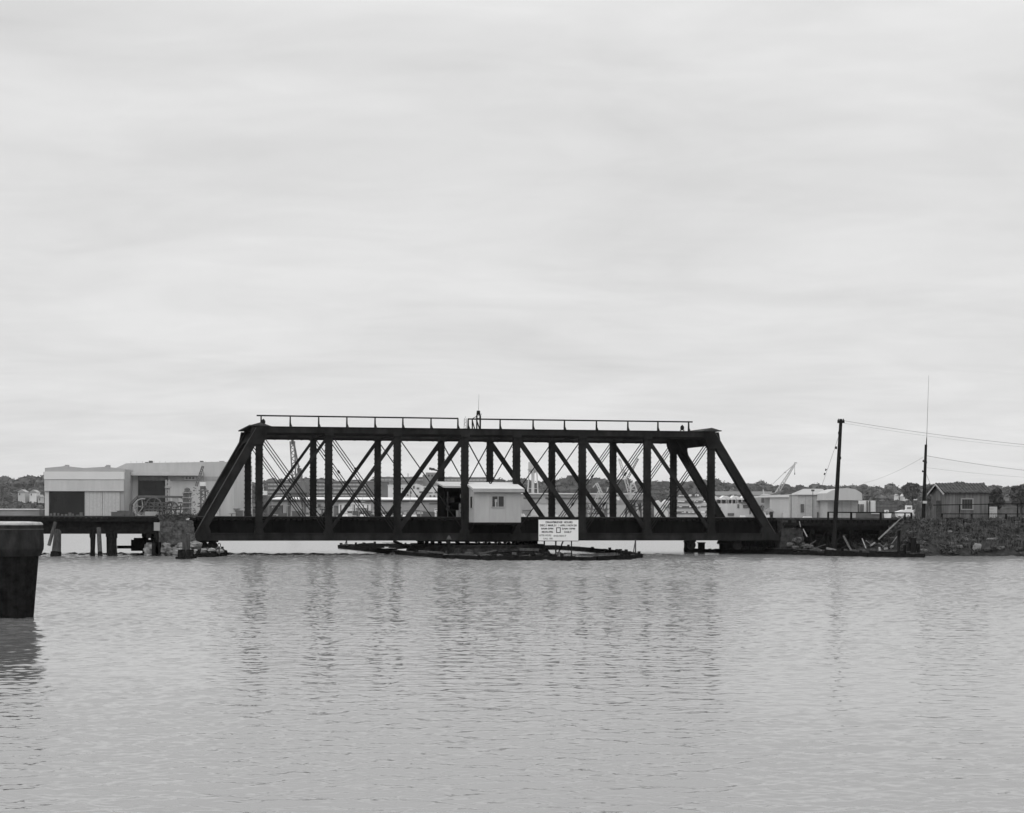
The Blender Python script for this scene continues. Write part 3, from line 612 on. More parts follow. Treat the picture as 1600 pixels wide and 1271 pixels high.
def yard_right():
    lst = [('stacked_barge', 'uppermost pale stepped barge in the eighth panel', 1057, 1101, 775.5, 782.5, 40), ('stacked_barge', 'pale flat barge with dark deck line between last two posts', 1056, 1106, 784.5, 791, 28),
           ('stacked_barge', 'third pale barge down, its dark deck line cut by the end diagonal', 1042, 1106, 792.5, 799.5, 14), ('stacked_barge', 'lowest pale barge close over the bridge deck', 1055, 1104, 801.5, 808.5, 4)]
    for nm, lb, a, c, t, bt, dy in lst:
        f = Far(nm, lb, 'barge', a, QY - 60 + dy, 0.0, 'pale barges moored off the yard')
        b = MB(); b.prism([(f.x(a), f.z(t + 1)), (f.x(a) + 1, f.z(bt)), (f.x(c) - 1, f.z(bt)), (f.x(c), f.z(t + 1))], 1, 0, 9); b.build('hull', 'shedl', f.o)
        b = MB(); b.prism([(f.x(a) + 1.2, f.z(bt)), (f.x(a) + 1.2, 0), (f.x(c) - 1.2, 0), (f.x(c) - 1.2, f.z(bt))], 1, 1, 8); b.build('underbody', 'grey', f.o)
        b = MB(); f.bx(b, a, c - (c - a) * .2, t + .3, t + 1.3, -.5, 9); b.build('deck_edge', 'dgrey', f.o)
        b = MB()
        for k in range(6): xx = a + 3 + (c - a - 8) * random.random(); b.box(f.x(xx), f.x(xx + random.uniform(1.5, 6)), 1, 5, f.z(t + .3), f.z(t - random.uniform(.8, 3)))
        b.build('deck_cargo', 'white', f.o)
    f = Far('fish_house', 'jagged white waterside house beside the fourth-last post', 'building', 1024, 975)
    b = MB(); b.prism([(f.x(1024), 0), (f.x(1048), 0), (f.x(1048), f.z(781)), (f.x(1043), f.z(784)), (f.x(1040), f.z(781)), (f.x(1034), f.z(787)), (f.x(1029), f.z(782)), (f.x(1024), f.z(784))], 1, 0, 9); b.build('wall', 'white', f.o)
    for xx in (1027, 1037, 1044): f.box('window', 'dgrey', xx, xx + 2, 790, 793, -.3, 0)
    for (a, c, lb) in ((1117, 1135, 'white sail-roofed slip left of the right end post'), (1136, 1150, 'second white slip roof left of the end post'), (1151, 1166, 'white slip roof nearest the inclined end post')):
        f = Far('boat_slip', lb, 'boat shed', a, 960)
        b = MB(); b.prism([(f.x(a), f.z(781)), (f.x(a), f.z(775)), (f.x((a + c) / 2), f.z(779)), (f.x(c) - 1, f.z(774.5)), (f.x(c), f.z(781))], 1, 0, 12); b.build('roof', 'roofl', f.o)
        b = MB()
        for xx in (a + 1, (a + c) / 2, c - 1): b.box(f.x(xx), f.x(xx) + .5, 0, 12, 0, f.z(781))
        b.build('post', 'grey', f.o)
        f.box('back_wall', 'shedl', a + .3, c - .3, 781.3, 790, 6, 7)
    f = Far('marine_workshop', 'pale workshop with a broad dark window behind the end post', 'building', 1117, 940)
    f.box('wall', 'shedl', 1117, 1183, 787, None, 0, 12)
    b = MB(); f.bx(b, 1158, 1176, 785, 787, -.6, 12); b.build('roof', 'dgrey', f.o)
    for (a, c, ya, yb) in ((1161, 1170, 789, 794), (1152, 1155, 788, 794), (1137, 1147, 802, 806), (1171, 1173, 796, 806), (1120, 1126, 793, 796)): f.box('window', 'dgrey', a, c, ya, yb, -.3, 0)
    f = Far('long_pier_roof', 'long grey pier roof running behind the end post below the woods', 'roof', 1112, 1080)
    f.box('roof', 'roofg', 1112, 1206, 768, 774, 0, 18); f.box('wall', 'shedd', 1113, 1205, 774.2, None, .5, 17)
    for (a, c) in ((1140, 1144), (1147, 1151)): f.box('chimney', 'dgrey', a, c, 773, 776, -.4, -.05)
    # naval-looking superstructure
    f = Far('ship_superstructure', 'grey ship bridge with a round drum and little mast beside the end post', 'ship', 1198, 930, 0)
    f.box('lower_deck', 'shedd', 1180, 1206, 786, None, 0, 8)
    b = MB(); b.lathe([(8 * f.k, f.z(790)), (9 * f.k, f.z(786)), (9 * f.k, f.z(779)), (6.5 * f.k, f.z(775))], (f.x(1197.5), 3), 18); b.build('drum', 'dgrey', f.o)
    b = MB(); b.lathe([(8.5 * f.k, f.z(776)), (8.2 * f.k, f.z(773.5)), (3 * f.k, f.z(772))], (f.x(1197.5), 3), 18); b.build('drum_roof', 'grey', f.o)
    b = MB(); b.tube(f.pt(1194.5, 774, 3), f.pt(1193.5, 764.5, 3), .3, .15); b.beam(f.pt(1193.5, 766, 3), f.pt(1198, 774, 3), .2, .2); b.build('mast', 'cranel', f.o)
    f.box('side_house', 'grey', 1181, 1190, 777, 786, 1, 6)
    b = MB(); 
    for k in range(14): xx = random.uniform(1188, 1206); b.beam(f.pt(xx, random.uniform(786, 800), -.4), f.pt(xx + random.uniform(-5, 5), random.uniform(788, 802), -.4), .4, .4)
    b.build('rigging', 'dgrey', f.o)
    for (a, w, lb) in ((1196, 12, 'small white gabled cottage nearest the round ship drum'), (1208, 12, 'small white gabled cottage between two similar cottages'), (1218, 16, 'white cottage with the widest dark gable roof beside the grey shed')):
        f = Far('cottage', lb, 'house', a, 640 + (a - 1196) * .8)
        f.box('wall', 'white', a, a + w, 799.5, None, 0, 5)
        b = MB(); b.prism([(f.x(a) - .3, f.z(799.8)), (f.x(a + w) + .3, f.z(799.8)), (f.x(a + w * .45), f.z(793.5))], 1, -.4, 5.4); b.build('roof', 'dgrey' if w > 12 else 'grey', f.o)
        for k in range(3): f.box('window', 'dgrey', a + 1.5 + k * w / 3.4, a + 3.2 + k * w / 3.4, 801.5, 804.5, -.15, 0)
    # big grey sheds on the near side
    f = Far('quay_shed', 'plain grey quay shed with bright roof edge and low dark mound roof behind', 'shed', 1180, 640)
    f.box('wall', 'shedw', 1203, 1252, 777, None, 0, 14)
    b = MB(); b.prism([(f.x(1186), f.z(777.5)), (f.x(1252), f.z(777)), (f.x(1252), f.z(772)), (f.x(1186), f.z(775))], 1, -.5, 14.3); b.build('roof', 'roofl', f.o)
    f.box('low_wing', 'shedl', 1222, 1266, 801.5, None, -4, -.1)
    f = Far('mound_roof', 'low dark sloped roof rising behind the bright quay roof edge', 'roof', 1213, 720)
    b = MB(); b.prism([(f.x(1212), f.z(773)), (f.x(1262), f.z(765)), (f.x(1262), f.z(763.5)), (f.x(1226), f.z(766.5))], 1, 0, 16); b.build('roof', 'dgrey', f.o); f.box('wall', 'grey', 1214, 1261, 773.2, None, .5, 15)
    f = Far('grey_warehouse', 'mid-grey warehouse with pale hipped roof and one tall dark door', 'warehouse', 1246, 600)
    f.box('wall', 'shedrib', 1246, 1292, 773, None, 0, 18)
    b = MB(); b.add([f.pt(1244.5, 773.3, -.6), f.pt(1293, 773.3, -.6), f.pt(1293, 763.6, 9), f.pt(1262, 763.6, 9), f.pt(1244.5, 773.3, 18.5), f.pt(1293, 773.3, 18.5)], [(0, 1, 2, 3), (4, 3, 2, 5), (0, 3, 4)]); b.build('roof', 'roofg', f.o)
    f.box('door', 'dgrey', 1251, 1256, 788, 800.5, -.25, 0); f.box('window', 'dgrey', 1285.5, 1287.5, 771.8, 775.3, -.3, -.02)
    for xx in (1276.5, 1284): f.box('door', 'dgrey', xx, xx + 2, 800.5, None, -.3, -.02)
    f = Far('bow_roofed_shed', 'pale shed with a bowed gable hood over a shaded recess', 'shed', 1289, 585)
    b = MB(); top = [(1289, 771), (1296, 767), (1306, 764), (1320, 763), (1332, 764.5), (1339, 768), (1343.5, 771)]
    b.prism([(f.x(1288), f.z(782)), (f.x(1344), f.z(782))] + [(f.x(a), f.z(c)) for a, c in reversed(top)], 1, -3.5, 16); b.build('hood', 'shedw', f.o)
    f.box('wall', 'shedrib', 1293, 1340, 782.3, None, 0, 15)
    f = Far('white_screen', 'bright white screen wall with thin dark posts beside the bowed shed', 'screen', 1341, 560)
    f.box('panel', 'white', 1342, 1368, 782.5, 800, 0, .8)
    b = MB()
    for xx in (1341.5, 1345, 1348, 1354.5, 1358.5, 1369.5): b.beam(f.pt(xx, 783 if xx > 1350 else 788, -.4), (f.x(xx), -.4, 0), .35, .35)
    b.build('post', 'dgrey', f.o)
    f = Far('low_brick_wall', 'low dark wall with a pale top pipe under the white screen', 'wall', 1341, 550); f.box('brickwork', 'dgrey', 1340, 1377, 802, None, 0, 3); f.box('pipe', 'shedl', 1361, 1376, 802.2, 803.4, -.4, -.05)
    f = Far('timber_staging', 'grey slatted staging of upright posts beyond the white screen', 'staging', 1369, 590)
    b = MB()
    for k in range(16): b.beam(f.pt(1370 + k * 2.1, 783 + (k * 7 % 3)), (f.x(1370 + k * 2.1), 0, 0), .22, .22)
    for yy in (784, 793): b.beam(f.pt(1369, yy), f.pt(1403, yy), .25, .25)
    b.build('post_rail', 'dgrey', f.o); f.box('backing', 'grey', 1370, 1402, 789, None, 1.5, 2.5)
    f = Far('motor_cruiser', 'white cabin cruiser laid up ashore left of the antenna pole', 'boat', 1402, 520)
    b = MB(); b.prism([(f.x(1401), f.z(800)), (f.x(1406), 0), (f.x(1428), 0), (f.x(1434), f.z(796)), (f.x(1424), f.z(799)), (f.x(1412), f.z(797))], 1, 0, 3); b.build('hull', 'white', f.o)
    b = MB(); f.bx(b, 1417, 1426, 790, 799.5, .6, 2.4); b.prism([(f.x(1403), f.z(799.8)), (f.x(1417), f.z(796.5)), (f.x(1417), f.z(799.8))], 1, .6, 2.4); b.build('cabin', 'white', f.o)
    b = MB(); f.bx(b, 1418, 1424, 793, 795, .45, .62); b.build('cabin_window', 'dgrey', f.o)
    f = Far('skiff', 'small white skiff with a dark round port near the end of the handrail', 'boat', 1385, 530)
    b = MB(); b.prism([(f.x(1383), f.z(803)), (f.x(1385), 0), (f.x(1391), 0), (f.x(1393), f.z(802))], 1, 0, 2); b.build('hull', 'white', f.o); f.box('cuddy', 'white', 1383.5, 1389, 797, 802, .3, 1.6); f.box('cuddy_window', 'dgrey', 1385, 1387, 798.5, 800, .1, .32)
    f = Far('hillside_house', 'pale house with dark windows under the round tree on the slope', 'house', 1411, 1140)
    f.box('wall', 'white', 1411, 1433, 775.5, 783, 0, 9); f.box('foundation', 'hill', 1411, 1433, 783.1, None, .2, 9)
    b = MB(); b.prism([(f.x(1410), f.z(775.8)), (f.x(1434), f.z(775.8)), (f.x(1430), f.z(771.5)), (f.x(1414), f.z(771.5))], 1, -.5, 9.4); b.build('roof', 'shedl', f.o)
    for xx in (1414, 1419, 1424, 1429): f.box('window', 'dgrey', xx, xx + 1.8, 777, 780, -.2, 0)
    f = Far('hillside_cottage', 'tiny pale cottage beside the larger house on the slope', 'house', 1399, 1142); f.box('wall', 'white', 1400, 1404, 774.5, 782, 0, 6); f.box('foundation', 'hill', 1400, 1404, 782.1, None, .2, 6); b = MB(); b.prism([(f.x(1399.4), f.z(774.8)), (f.x(1404.6), f.z(774.8)), (f.x(1402), f.z(772))], 1, -.3, 6.3); b.build('roof', 'grey', f.o)
    for (xx, t, lb) in ((1236, 765.5, 'thin lamp mast before the plain quay shed'), (1270, 767.5, 'thin lamp mast before the grey warehouse wall')):
        f = Far('lamp_mast', lb, 'lamp mast', xx, 540); b = MB(); b.tube((0, 0, 0), f.pt(xx, t), .13, .09, 6); b.build('pole', 'dgrey', f.o)
        b = MB(); b.box(-.4, .4, -.3, .3, f.z(t) - .1, f.z(t) + .4); b.build('lamp_head', 'dgrey', f.o)
    f = Far('parked_car', 'light sedan with dark sides parked before the grey warehouse', 'car', 1250, 560)
    b = MB(); b.box(0, 4.4, 0, 1.7, .3, .85); b.build('body', 'dgrey', f.o)
    b = MB(); b.prism([(.6, .85), (3.9, .85), (3.2, 1.4), (1.3, 1.4)], 1, .15, 1.55); b.build('cabin', 'white', f.o)
    for xx in (.9, 3.5): b = MB(); b.tube((xx, -.05, .32), (xx, .15, .32), .32, n=12); b.build('wheel', 'black', f.o)
    # slewing crane over the roofs
    c = Far('dockside_crane', 'pale dockside crane with raised lattice boom and hanging hook over the quay roofs', 'crane', 1214, 900)
    b = MB(); b.lattice(c.pt(1213, 772), c.pt(1242, 725), 1.5, .3, 20, .5); b.box(c.x(1241), c.x(1245), -.4, .4, c.z(724.5), c.z(722.5)); b.build('boom', 'cranel', c.o)
    b = MB(); b.beam(c.pt(1241, 726), c.pt(1226, 738.5), .28, .28); b.beam(c.pt(1226, 738.5), c.pt(1207, 757), .25, .25); b.box(c.x(1225), c.x(1228), -.3, .3, c.z(739.5), c.z(737.5)); b.build('stay', 'cranel', c.o)
    b = MB(); b.beam(c.pt(1241.5, 727), c.pt(1241.5, 740), .14, .14); b.box(c.x(1241), c.x(1242.2), -.2, .2, c.z(742), c.z(739)); b.build('hook', 'dgrey', c.o)
    b = MB(); b.box(c.x(1206), c.x(1218), -3, 3, 0, c.z(770)); b.build('machine_house', 'grey', c.o)
    # far-left houses and low building
    for (a, c2, t, m1, lb) in ((28, 39, 765, 'shedl', 'pale house on the slope at the picture edge of the assembly shed'), (46, 57, 765.5, 'white', 'white gabled house among dark trees left of the assembly shed'), (59, 63, 773, 'shedl', 'narrow pale house hard against the assembly shed side')):
        f = Far('hill_house', lb, 'house', a, 1150); f.box('wall', m1, a, c2, t + 4, 786, 0, 9)
        b = MB(); b.prism([(f.x(a) - .3, f.z(t + 4.2)), (f.x(c2) + .3, f.z(t + 4.2)), (f.x((a + c2) / 2), f.z(t))], 1, -.4, 9.4); b.build('roof', 'grey', f.o)
        f.box('window', 'dgrey', a + 2, a + 3.5, t + 6, t + 9, -.2, 0); f.box('foundation', 'hill', a, c2, 786.2, None, .2, 8.8)
    f = Far('low_store', 'long low dark store with a white roof edge beyond the trestle', 'building', -20, 1010)
    f.box('wall', 'brick2', -20, 67, 797, None, 0, 12); f.box('roof', 'white', -21, 62, 795, 796.8, -.6, 12.5); f.box('end_shed', 'dgrey', 62.3, 69, 796.5, None, -1, 6)
yard_right()

# ------------------------------------------------------------------ trees that stand out
def tree(name, label, px, Y, top, base, wpx, m='mid_leaf', n=2600, size=.35, leafsq=1.0):
    f = Far(name, label, 'tree', px, Y, P(px, base, Y).z)
    H = f.z(top); r = wpx / 2 * f.k; th = H * .35
    b = MB(); b.tube((0, 0, -.5), (0, 0, th * 1.2), r * .09 + .08, r * .05 + .05, 8)
    for i in range(5): a = i * 1.3; b.tube((0, 0, th * (.7 + .1 * i)), (r * .55 * math.cos(a), r * .55 * math.sin(a), H * .62 + i * .1), .05 * r, .02 * r, 6)
    b.build('trunk', 'bark', f.o)
    cl = []
    for i in range(16):
        a = random.uniform(0, 2 * PI); rr = r * math.sqrt(random.random()) * .72; zz = random.uniform(.36, .84) * H
        if zz > H * .7: rr *= .6
        k = r * random.uniform(.28, .42); q = rng.normal(size=(n // 16, 3)); q /= np.linalg.norm(q, axis=1, keepdims=True); q *= rng.uniform(.55, 1.1, (len(q), 1)) ** .5
        cl.append(q * np.array([k, k, k * .8]) + np.array([rr * math.cos(a), rr * math.sin(a), zz]))
    C = np.concatenate(cl); C[:, 2] = np.minimum(C[:, 2], H)
    quads('crown', C, size, m, f.o)
tree('round_tree', 'big rounded tree above the pale hillside house', 1426, 900, 750.5, 790, 30, n=4000, size=1.1)
tree('round_tree', 'broad tree whose top shows between antenna pole and shack roof', 1460, 620, 752, 806, 34, n=4200, size=.8)
tree('round_tree', 'rounded tree top showing over the ridge of the board shack', 1500, 700, 750.5, 804, 36, n=4200, size=.9)
tree('round_tree', 'dark bushy tree behind the gable end of the shack toward the signboard', 1556, 300, 760, 810, 30, n=5000, size=.38)
tree('round_tree', 'tree at the far corner past the shack and signboard', 1596, 420, 755, 808, 40, n=4200, size=.5)

# ------------------------------------------------------------------ the swing bridge (local frame: u along, w away from the camera, z up)
BO = Vector((-1.6445, 152.141, 0)); TH = .21434; L = 5.22; WB = 10.14; CC = .775
cu, su = math.cos(TH), math.sin(TH); Uax = Vector((cu, su, 0)); Wax = Vector((-su, cu, 0)); CAM = Vector((0, 0, ZC))
def B(px, py, w):
    """photo pixel on the plane w = const of the bridge -> (u, w, z)"""
    d = P(px, py, 1.0) - CAM; t = (w - (CAM - BO).dot(Wax)) / d.dot(Wax); p = CAM + d * t
    return Vector(((p - BO).dot(Uax), w, p.z))
def BW(v): return BO + Uax * v[0] + Wax * v[1] + Vector((0, 0, v[2]))
US = [(t - (3 + CC / 2)) * L for t in (0, 1, 2, 3, 3 + CC, 4 + CC, 5 + CC, 6 + CC)]
ZT1, ZT0, ZB0, ZB1, ZD = 9.60, 9.05, 1.13, 1.62, 2.76
uL, uR = B(304, 840, 0)[0], B(1219, 840, 0)[0]
uLe, uRe = B(310, 836, 0)[0], B(1205, 836, 0)[0]
DECKW = []
def bridge():
    R = thing('swing_bridge', 'black riveted through-truss railway swing bridge spanning the channel', 'bridge', BO, TH)
    global BR; BR = R
    for ti, w in enumerate((0.0, WB)):
        side = -1 if ti == 0 else 1
        b = MB(); b.box(US[0] - .25, US[-1] + .25, w - .24, w + .24, ZT0, ZT1); b.box(US[0] - .3, US[-1] + .3, w - .30, w + .30, ZT1, ZT1 + .05)
        for u in US: b.box(u - .34, u + .34, w - .275, w + .275, ZT0 - .06, ZT1 - .06)
        for k in range(34): uu = US[0] + (US[-1] - US[0]) * k / 33; b.box(uu - .05, uu + .05, w - .26, w + .26, ZT0 - .05, ZT0)
        b.build('top_chord', 'iron', R)
        MB().box(US[0] + .3, US[-1] - .3, w - .262, w + .262, ZT0 - .03, ZT0 + .13).build('chord_shadow_strip', 'iron2', R)  # darker strip paints the flange's shadow along the chord's lower edge
        b = MB(); b.box(uL, uR, w - .22, w + .22, ZB0, ZB1); b.box(uL, uR, w - .28, w + .28, ZB1, ZB1 + .05); b.box(uL, uR, w - .28, w + .28, ZB0 - .04, ZB0)
        b.build('bottom_chord', 'iron', R)
        for i, u in enumerate(US):
            b = MB(); wd = .50 if ti == 0 else .47
            b.box(u - wd / 2, u + wd / 2, w - .17, w + .17, ZB1, ZT0)
            z = 2.1; k = 0
            while z < ZT0 - .2:
                b.box(u - wd / 2 - .045, u + wd / 2 + .045, w - .215, w + .215, z, z + .09); z += .36; k += 1
            b.beam((u - wd / 2 + .03, w, ZB1), (u - wd / 2 + .03, w, ZT0), .07, .44); b.beam((u + wd / 2 - .03, w, ZB1), (u + wd / 2 - .03, w, ZT0), .07, .44)
            b.build('post', 'iron', R)
            b = MB(); b.prism([(u - .40, ZB0 + .04), (u + .40, ZB0 + .04), (u + .36, 1.75), (u + .28, 1.95), (u - .28, 1.95), (u - .36, 1.75)], 1, w - .25, w + .25); b.build('gusset', 'iron', R)
        for (ub, ut) in ((uLe, US[0]), (uRe, US[-1])):
            b = MB(); p = Vector((ub, w, ZB0 + .35)); q = Vector((ut, w, ZT1 - .22)); b.beam(p, q, .54, .50); 
            d = (q - p).normalized(); nrm = Vector((0, 1, 0)).cross(d)
            if nrm.z < 0: nrm = -nrm
            b.beam(p - nrm * .29, q - nrm * .29, .05, .60)
            ep = b.build('end_post', 'iron', R); b = MB(); b.beam(p + nrm * .30, q + nrm * .30, .05, .66); b.build('cover_plate', 'ironlite', ep)  # paler cover plate paints the light streak along the end post
            sg = 1 if ub < 0 else -1
            b = MB(); b.prism([(ut - .55 * sg, ZT1 - .02), (ut + .62 * sg, ZT1 - .02), (ut + .5 * sg, ZT0 - .25), (ut + .28 * sg, ZT0 - .75), (ut - .28 * sg, ZT0 - .75), (ut - .98 * sg, ZT0 - .85), (ut - .72 * sg, ZT0 - .35)][::sg], 1, w - .285, w + .285); b.build('gusset', 'iron', R)
            b = MB(); b.prism([(ub - .25 * sg, ZB0 - .02), (ub + .9 * sg, ZB0 - .02), (ub + .9 * sg, 1.8), (ub + .75 * sg, 2.2), (ub - .1 * sg, 1.9), (ub - .28 * sg, 1.5)][::sg], 1, w - .29, w + .29); b.build('gusset', 'iron', R)
        # web members: flat bars towards the centre, round counters the other way
        zb, zt = 1.75, ZT0 - .02
        bars = ((0, 1, .20), (1, 2, .25), (2, 3, .34), (5, 4, .36), (6, 5, .30), (7, 6, .24))
        for a, c, wd in bars:
            b = MB()
            for dy in (-.13, .13): b.beam((US[a], w + dy, zb), (US[c], w + dy, zt), wd, .05)
            n = 7
            for k in range(1, n):
                t = k / n; b.beam((US[a] + (US[c] - US[a]) * (t - .008), w, zb + (zt - zb) * (t - .008)), (US[a] + (US[c] - US[a]) * (t + .008), w, zb + (zt - zb) * (t + .008)), wd * .9, .26)
            b.build('diagonal', 'iron', R)
        for a, c, n in ((1, 0, 3), (2, 1, 3), (3, 2, 1), (4, 5, 1), (5, 6, 3), (6, 7, 3)):
            dd = Vector((US[c] - US[a], 0, zt - zb)).normalized(); nr = Vector((dd.z, 0, -dd.x))
            for k in range(n):
                off = nr * ((k - (n - 1) / 2) * .19); r = .038 if n > 1 else .045
                p = Vector((US[a], w + (k - 1) * .06, zb)) + off; q = Vector((US[c], w + (k - 1) * .06, zt)) + off
                b = MB(); b.tube(p, q, r, n=6)
                for t in ((.3, .33), (.62, .65)):
                    if k == a % 3 and a in (2, 5): b.tube(p.lerp(q, t[0]), p.lerp(q, t[1]), .085, n=8)
                b.build('tie_rod', 'rod', R)
        for a, c in ((3, 4), (4, 3)):
            b = MB(); b.tube((US[a], w + (.05 if a == 3 else -.05), zb), (US[c], w + (.05 if a == 3 else -.05), zt), .05, n=6); b.build('tie_rod', 'rod', R)
        # plate girder of the floor, just inside each truss
        gw = w - side * .55
        b = MB(); b.box(uL + .1, uR - .1, gw - .03, gw + .03, ZB0 + .15, ZD - .18); b.box(uL + .1, uR - .1, gw - .16, gw + .16, ZD - .18, ZD - .12)
        k = uL + .6
        while k < uR: b.box(k, k + .07, gw - .12, gw + .12, ZB0 + .16, ZD - .19); k += 1.3
        b.build('floor_girder', 'iron2', R)
    # portals
    for ut, ub in ((US[0], uLe), (US[-1], uRe)):
        sg = -1 if ut < 0 else 1
        d = (Vector((ub, 0, ZB0 + .35)) - Vector((ut, 0, ZT1 - .22))).normalized()
        b = MB(); b.box(min(ut - .1 * sg, ut + .75 * sg) , max(ut - .1 * sg, ut + .75 * sg), -.34, WB + .34, ZT1 + .06, ZT1 + .14)
        b.add([(ut + .75 * sg, -.34, ZT1 + .10), (ut + .75 * sg, WB + .34, ZT1 + .10), (ut - .05 * sg, WB + .34, ZT1 + .33), (ut - .05 * sg, -.34, ZT1 + .33), (ut - .9 * sg, WB + .34, ZT1 + .05), (ut - .9 * sg, -.34, ZT1 + .05)], [(0, 1, 2, 3), (3, 2, 4, 5), (0, 3, 5), (1, 4, 2)])
        b.build('portal_cap', 'ironlite', R)  # cap made paler than the truss to stand in for skylight on it
        n = 28; vs = []; 
        for off in (-.07, .07):
            nn = Vector((d.z, 0, -d.x)) * off
            for i in range(n + 1):
                w = WB * i / n; e = min(w, WB - w); dep = 1.05 + 2.3 * max(0, 1 - e / 2.4) ** 2.2
                for t in (0.0, dep): p = Vector((ut, w, ZT1 - .1)) + d * t + nn; vs.append(p)
        fs = []; m2 = 2 * (n + 1)
        for i in range(n):
            a = 2 * i; fs += [(a, a + 1, a + 3, a + 2), (m2 + a, m2 + a + 2, m2 + a + 3, m2 + a + 1), (a + 1, m2 + a + 1, m2 + a + 3, a + 3), (a, a + 2, m2 + a + 2, m2 + a)]
        b = MB(); b.add(vs, fs); b.build('portal_frame', 'iron', R)
    # sway struts and top laterals between the trusses
    for i, u in enumerate(US[1:-1]):
        b = MB(); b.box(u - .12, u + .12, .25, WB - .25, ZT0 + .04, ZT0 + .34); b.build('cross_strut', 'iron', R)
    for i in range(7):
        b = MB(); b.beam((US[i], .2, ZT0 + .42), (US[i + 1], WB - .2, ZT0 + .42), .06, .06, (0, 0, 1)); b.beam((US[i], WB - .2, ZT0 + .5), (US[i + 1], .2, ZT0 + .5), .06, .06, (0, 0, 1)); b.build('lateral_rod', 'rod', R)
    # floor
    for u in [uL + .6] + US + [uR - .6]:
        b = MB(); b.box(u - .18, u + .18, .3, WB - .3, ZB0 + .1, ZB0 + .9); b.build('floor_beam', 'iron2', R)
    for w in (2.1, 3.6, 6.5, 8.0):
        b = MB(); b.box(uL + .1, uR - .1, w - .12, w + .12, ZB0 + .95, ZD - .2); b.build('stringer', 'iron2', R)
    b = MB(); u = uL + .15
    while u < uR - .3: b.box(u, u + .26, .45 + random.uniform(-.12, .08), WB - .45, ZD - .17, ZD - random.uniform(0, .025)); u += .42
    b.build('deck', 'deck', R)
    b = MB(); b.box(uL + .1, uR - .1, .72, .95, ZD - .005, ZD + .10); b.box(uL + .1, uR - .1, WB - .95, WB - .72, ZD - .005, ZD + .10); b.build('guard_timber', 'deck', R)
    for w in (1.9, 3.34, 6.8, 8.24):
        b = MB(); b.box(uL + .1, uR - .1, w - .035, w + .035, ZD, ZD + .14); b.build('rail', 'ironlite', R)
    # end wheels and centre drum
    for px, s in ((317, 1), (332, 1), (1078, 1), (1150, 1)):
        u = B(px, 852, .6)[0]
        b = MB(); b.tube((u, .2, .72), (u, .9, .72), .36, n=18); b.tube((u, .05, .72), (u, 1.0, .72), .1, n=8); b.box(u - .42, u + .42, .3, .8, .98, ZB0 - .03); b.build('end_wheel', 'iron', R)
    b = MB(); b.lathe([(4.9, .98), (4.9, 1.12), (4.5, 1.12), (4.5, .98)], (0, WB / 2), 48); b.lathe([(4.75, 1.10), (4.75, ZB0 + .7), (4.55, ZB0 + .7), (4.55, 1.10)], (0, WB / 2), 48); b.build('rim_drum', 'iron2', R)
    for k in range(36):
        a = 2 * PI * k / 36; c = Vector((4.65 * math.cos(a), WB / 2 + 4.65 * math.sin(a), .86)); rr = Vector((math.cos(a), math.sin(a), 0)) * .12
        b = MB(); b.tube(c - rr, c + rr, .12, n=10); b.build('roller', 'iron2', R)
    # walkway railings on the top chord level
    wr = 5.0
    def railing(xs, x0, x1, yA, yB):
        e = tag(MB().build('top_railing', 'iron', R)) if False else None
        ln = lambda x: yA + (yB - yA) * (x - x0) / (x1 - x0)
        p, q = B(x0, ln(x0), wr), B(x1, ln(x1), wr)
        b = MB(); b.beam(p, q, .11, .11); rl = b.build('top_railing', 'iron', R)
        for x in xs:
            t = B(x, ln(x), wr); bb = MB(); bb.beam((t[0], wr, ZT1 - .1), t, .16, .1, a2=.09); bb.beam((t[0] + .28, wr, ZT1 - .1), (t[0] + .04, wr, ZT1 + .5), .06, .06); bb.build('railing_post', 'iron', rl)
    railing((408, 453.5, 498, 542, 586, 629.5, 673.5, 715.5), 401, 716, 649.6, 654.2)
    railing((731.5, 781.5, 833, 882, 932, 981, 1028, 1076), 731, 1082, 655.0, 659.6)
    b = MB(); b.box(US[0], US[-1], wr - .45, wr + .45, ZT1 - .22, ZT1 - .14); b.build('top_walkway', 'deck', R)
    # small brackets hanging below the floor
    for px in (652,):
        u = B(px, 850, .5)[0]
    f = B(686, 736, WB); g = B(674.5, 733.5, WB)
    b = MB(); b.beam(f, g, .12, .12); b.box(g[0] - .05, g[0] + .22, WB - .12, WB + .1, g[2] - .09, g[2] + .1); b.box(g[0] - .2, g[0] - .05, WB - .1, WB + .1, g[2] - .05, g[2] + .14); b.build('floodlight', 'dgrey', R)
bridge()

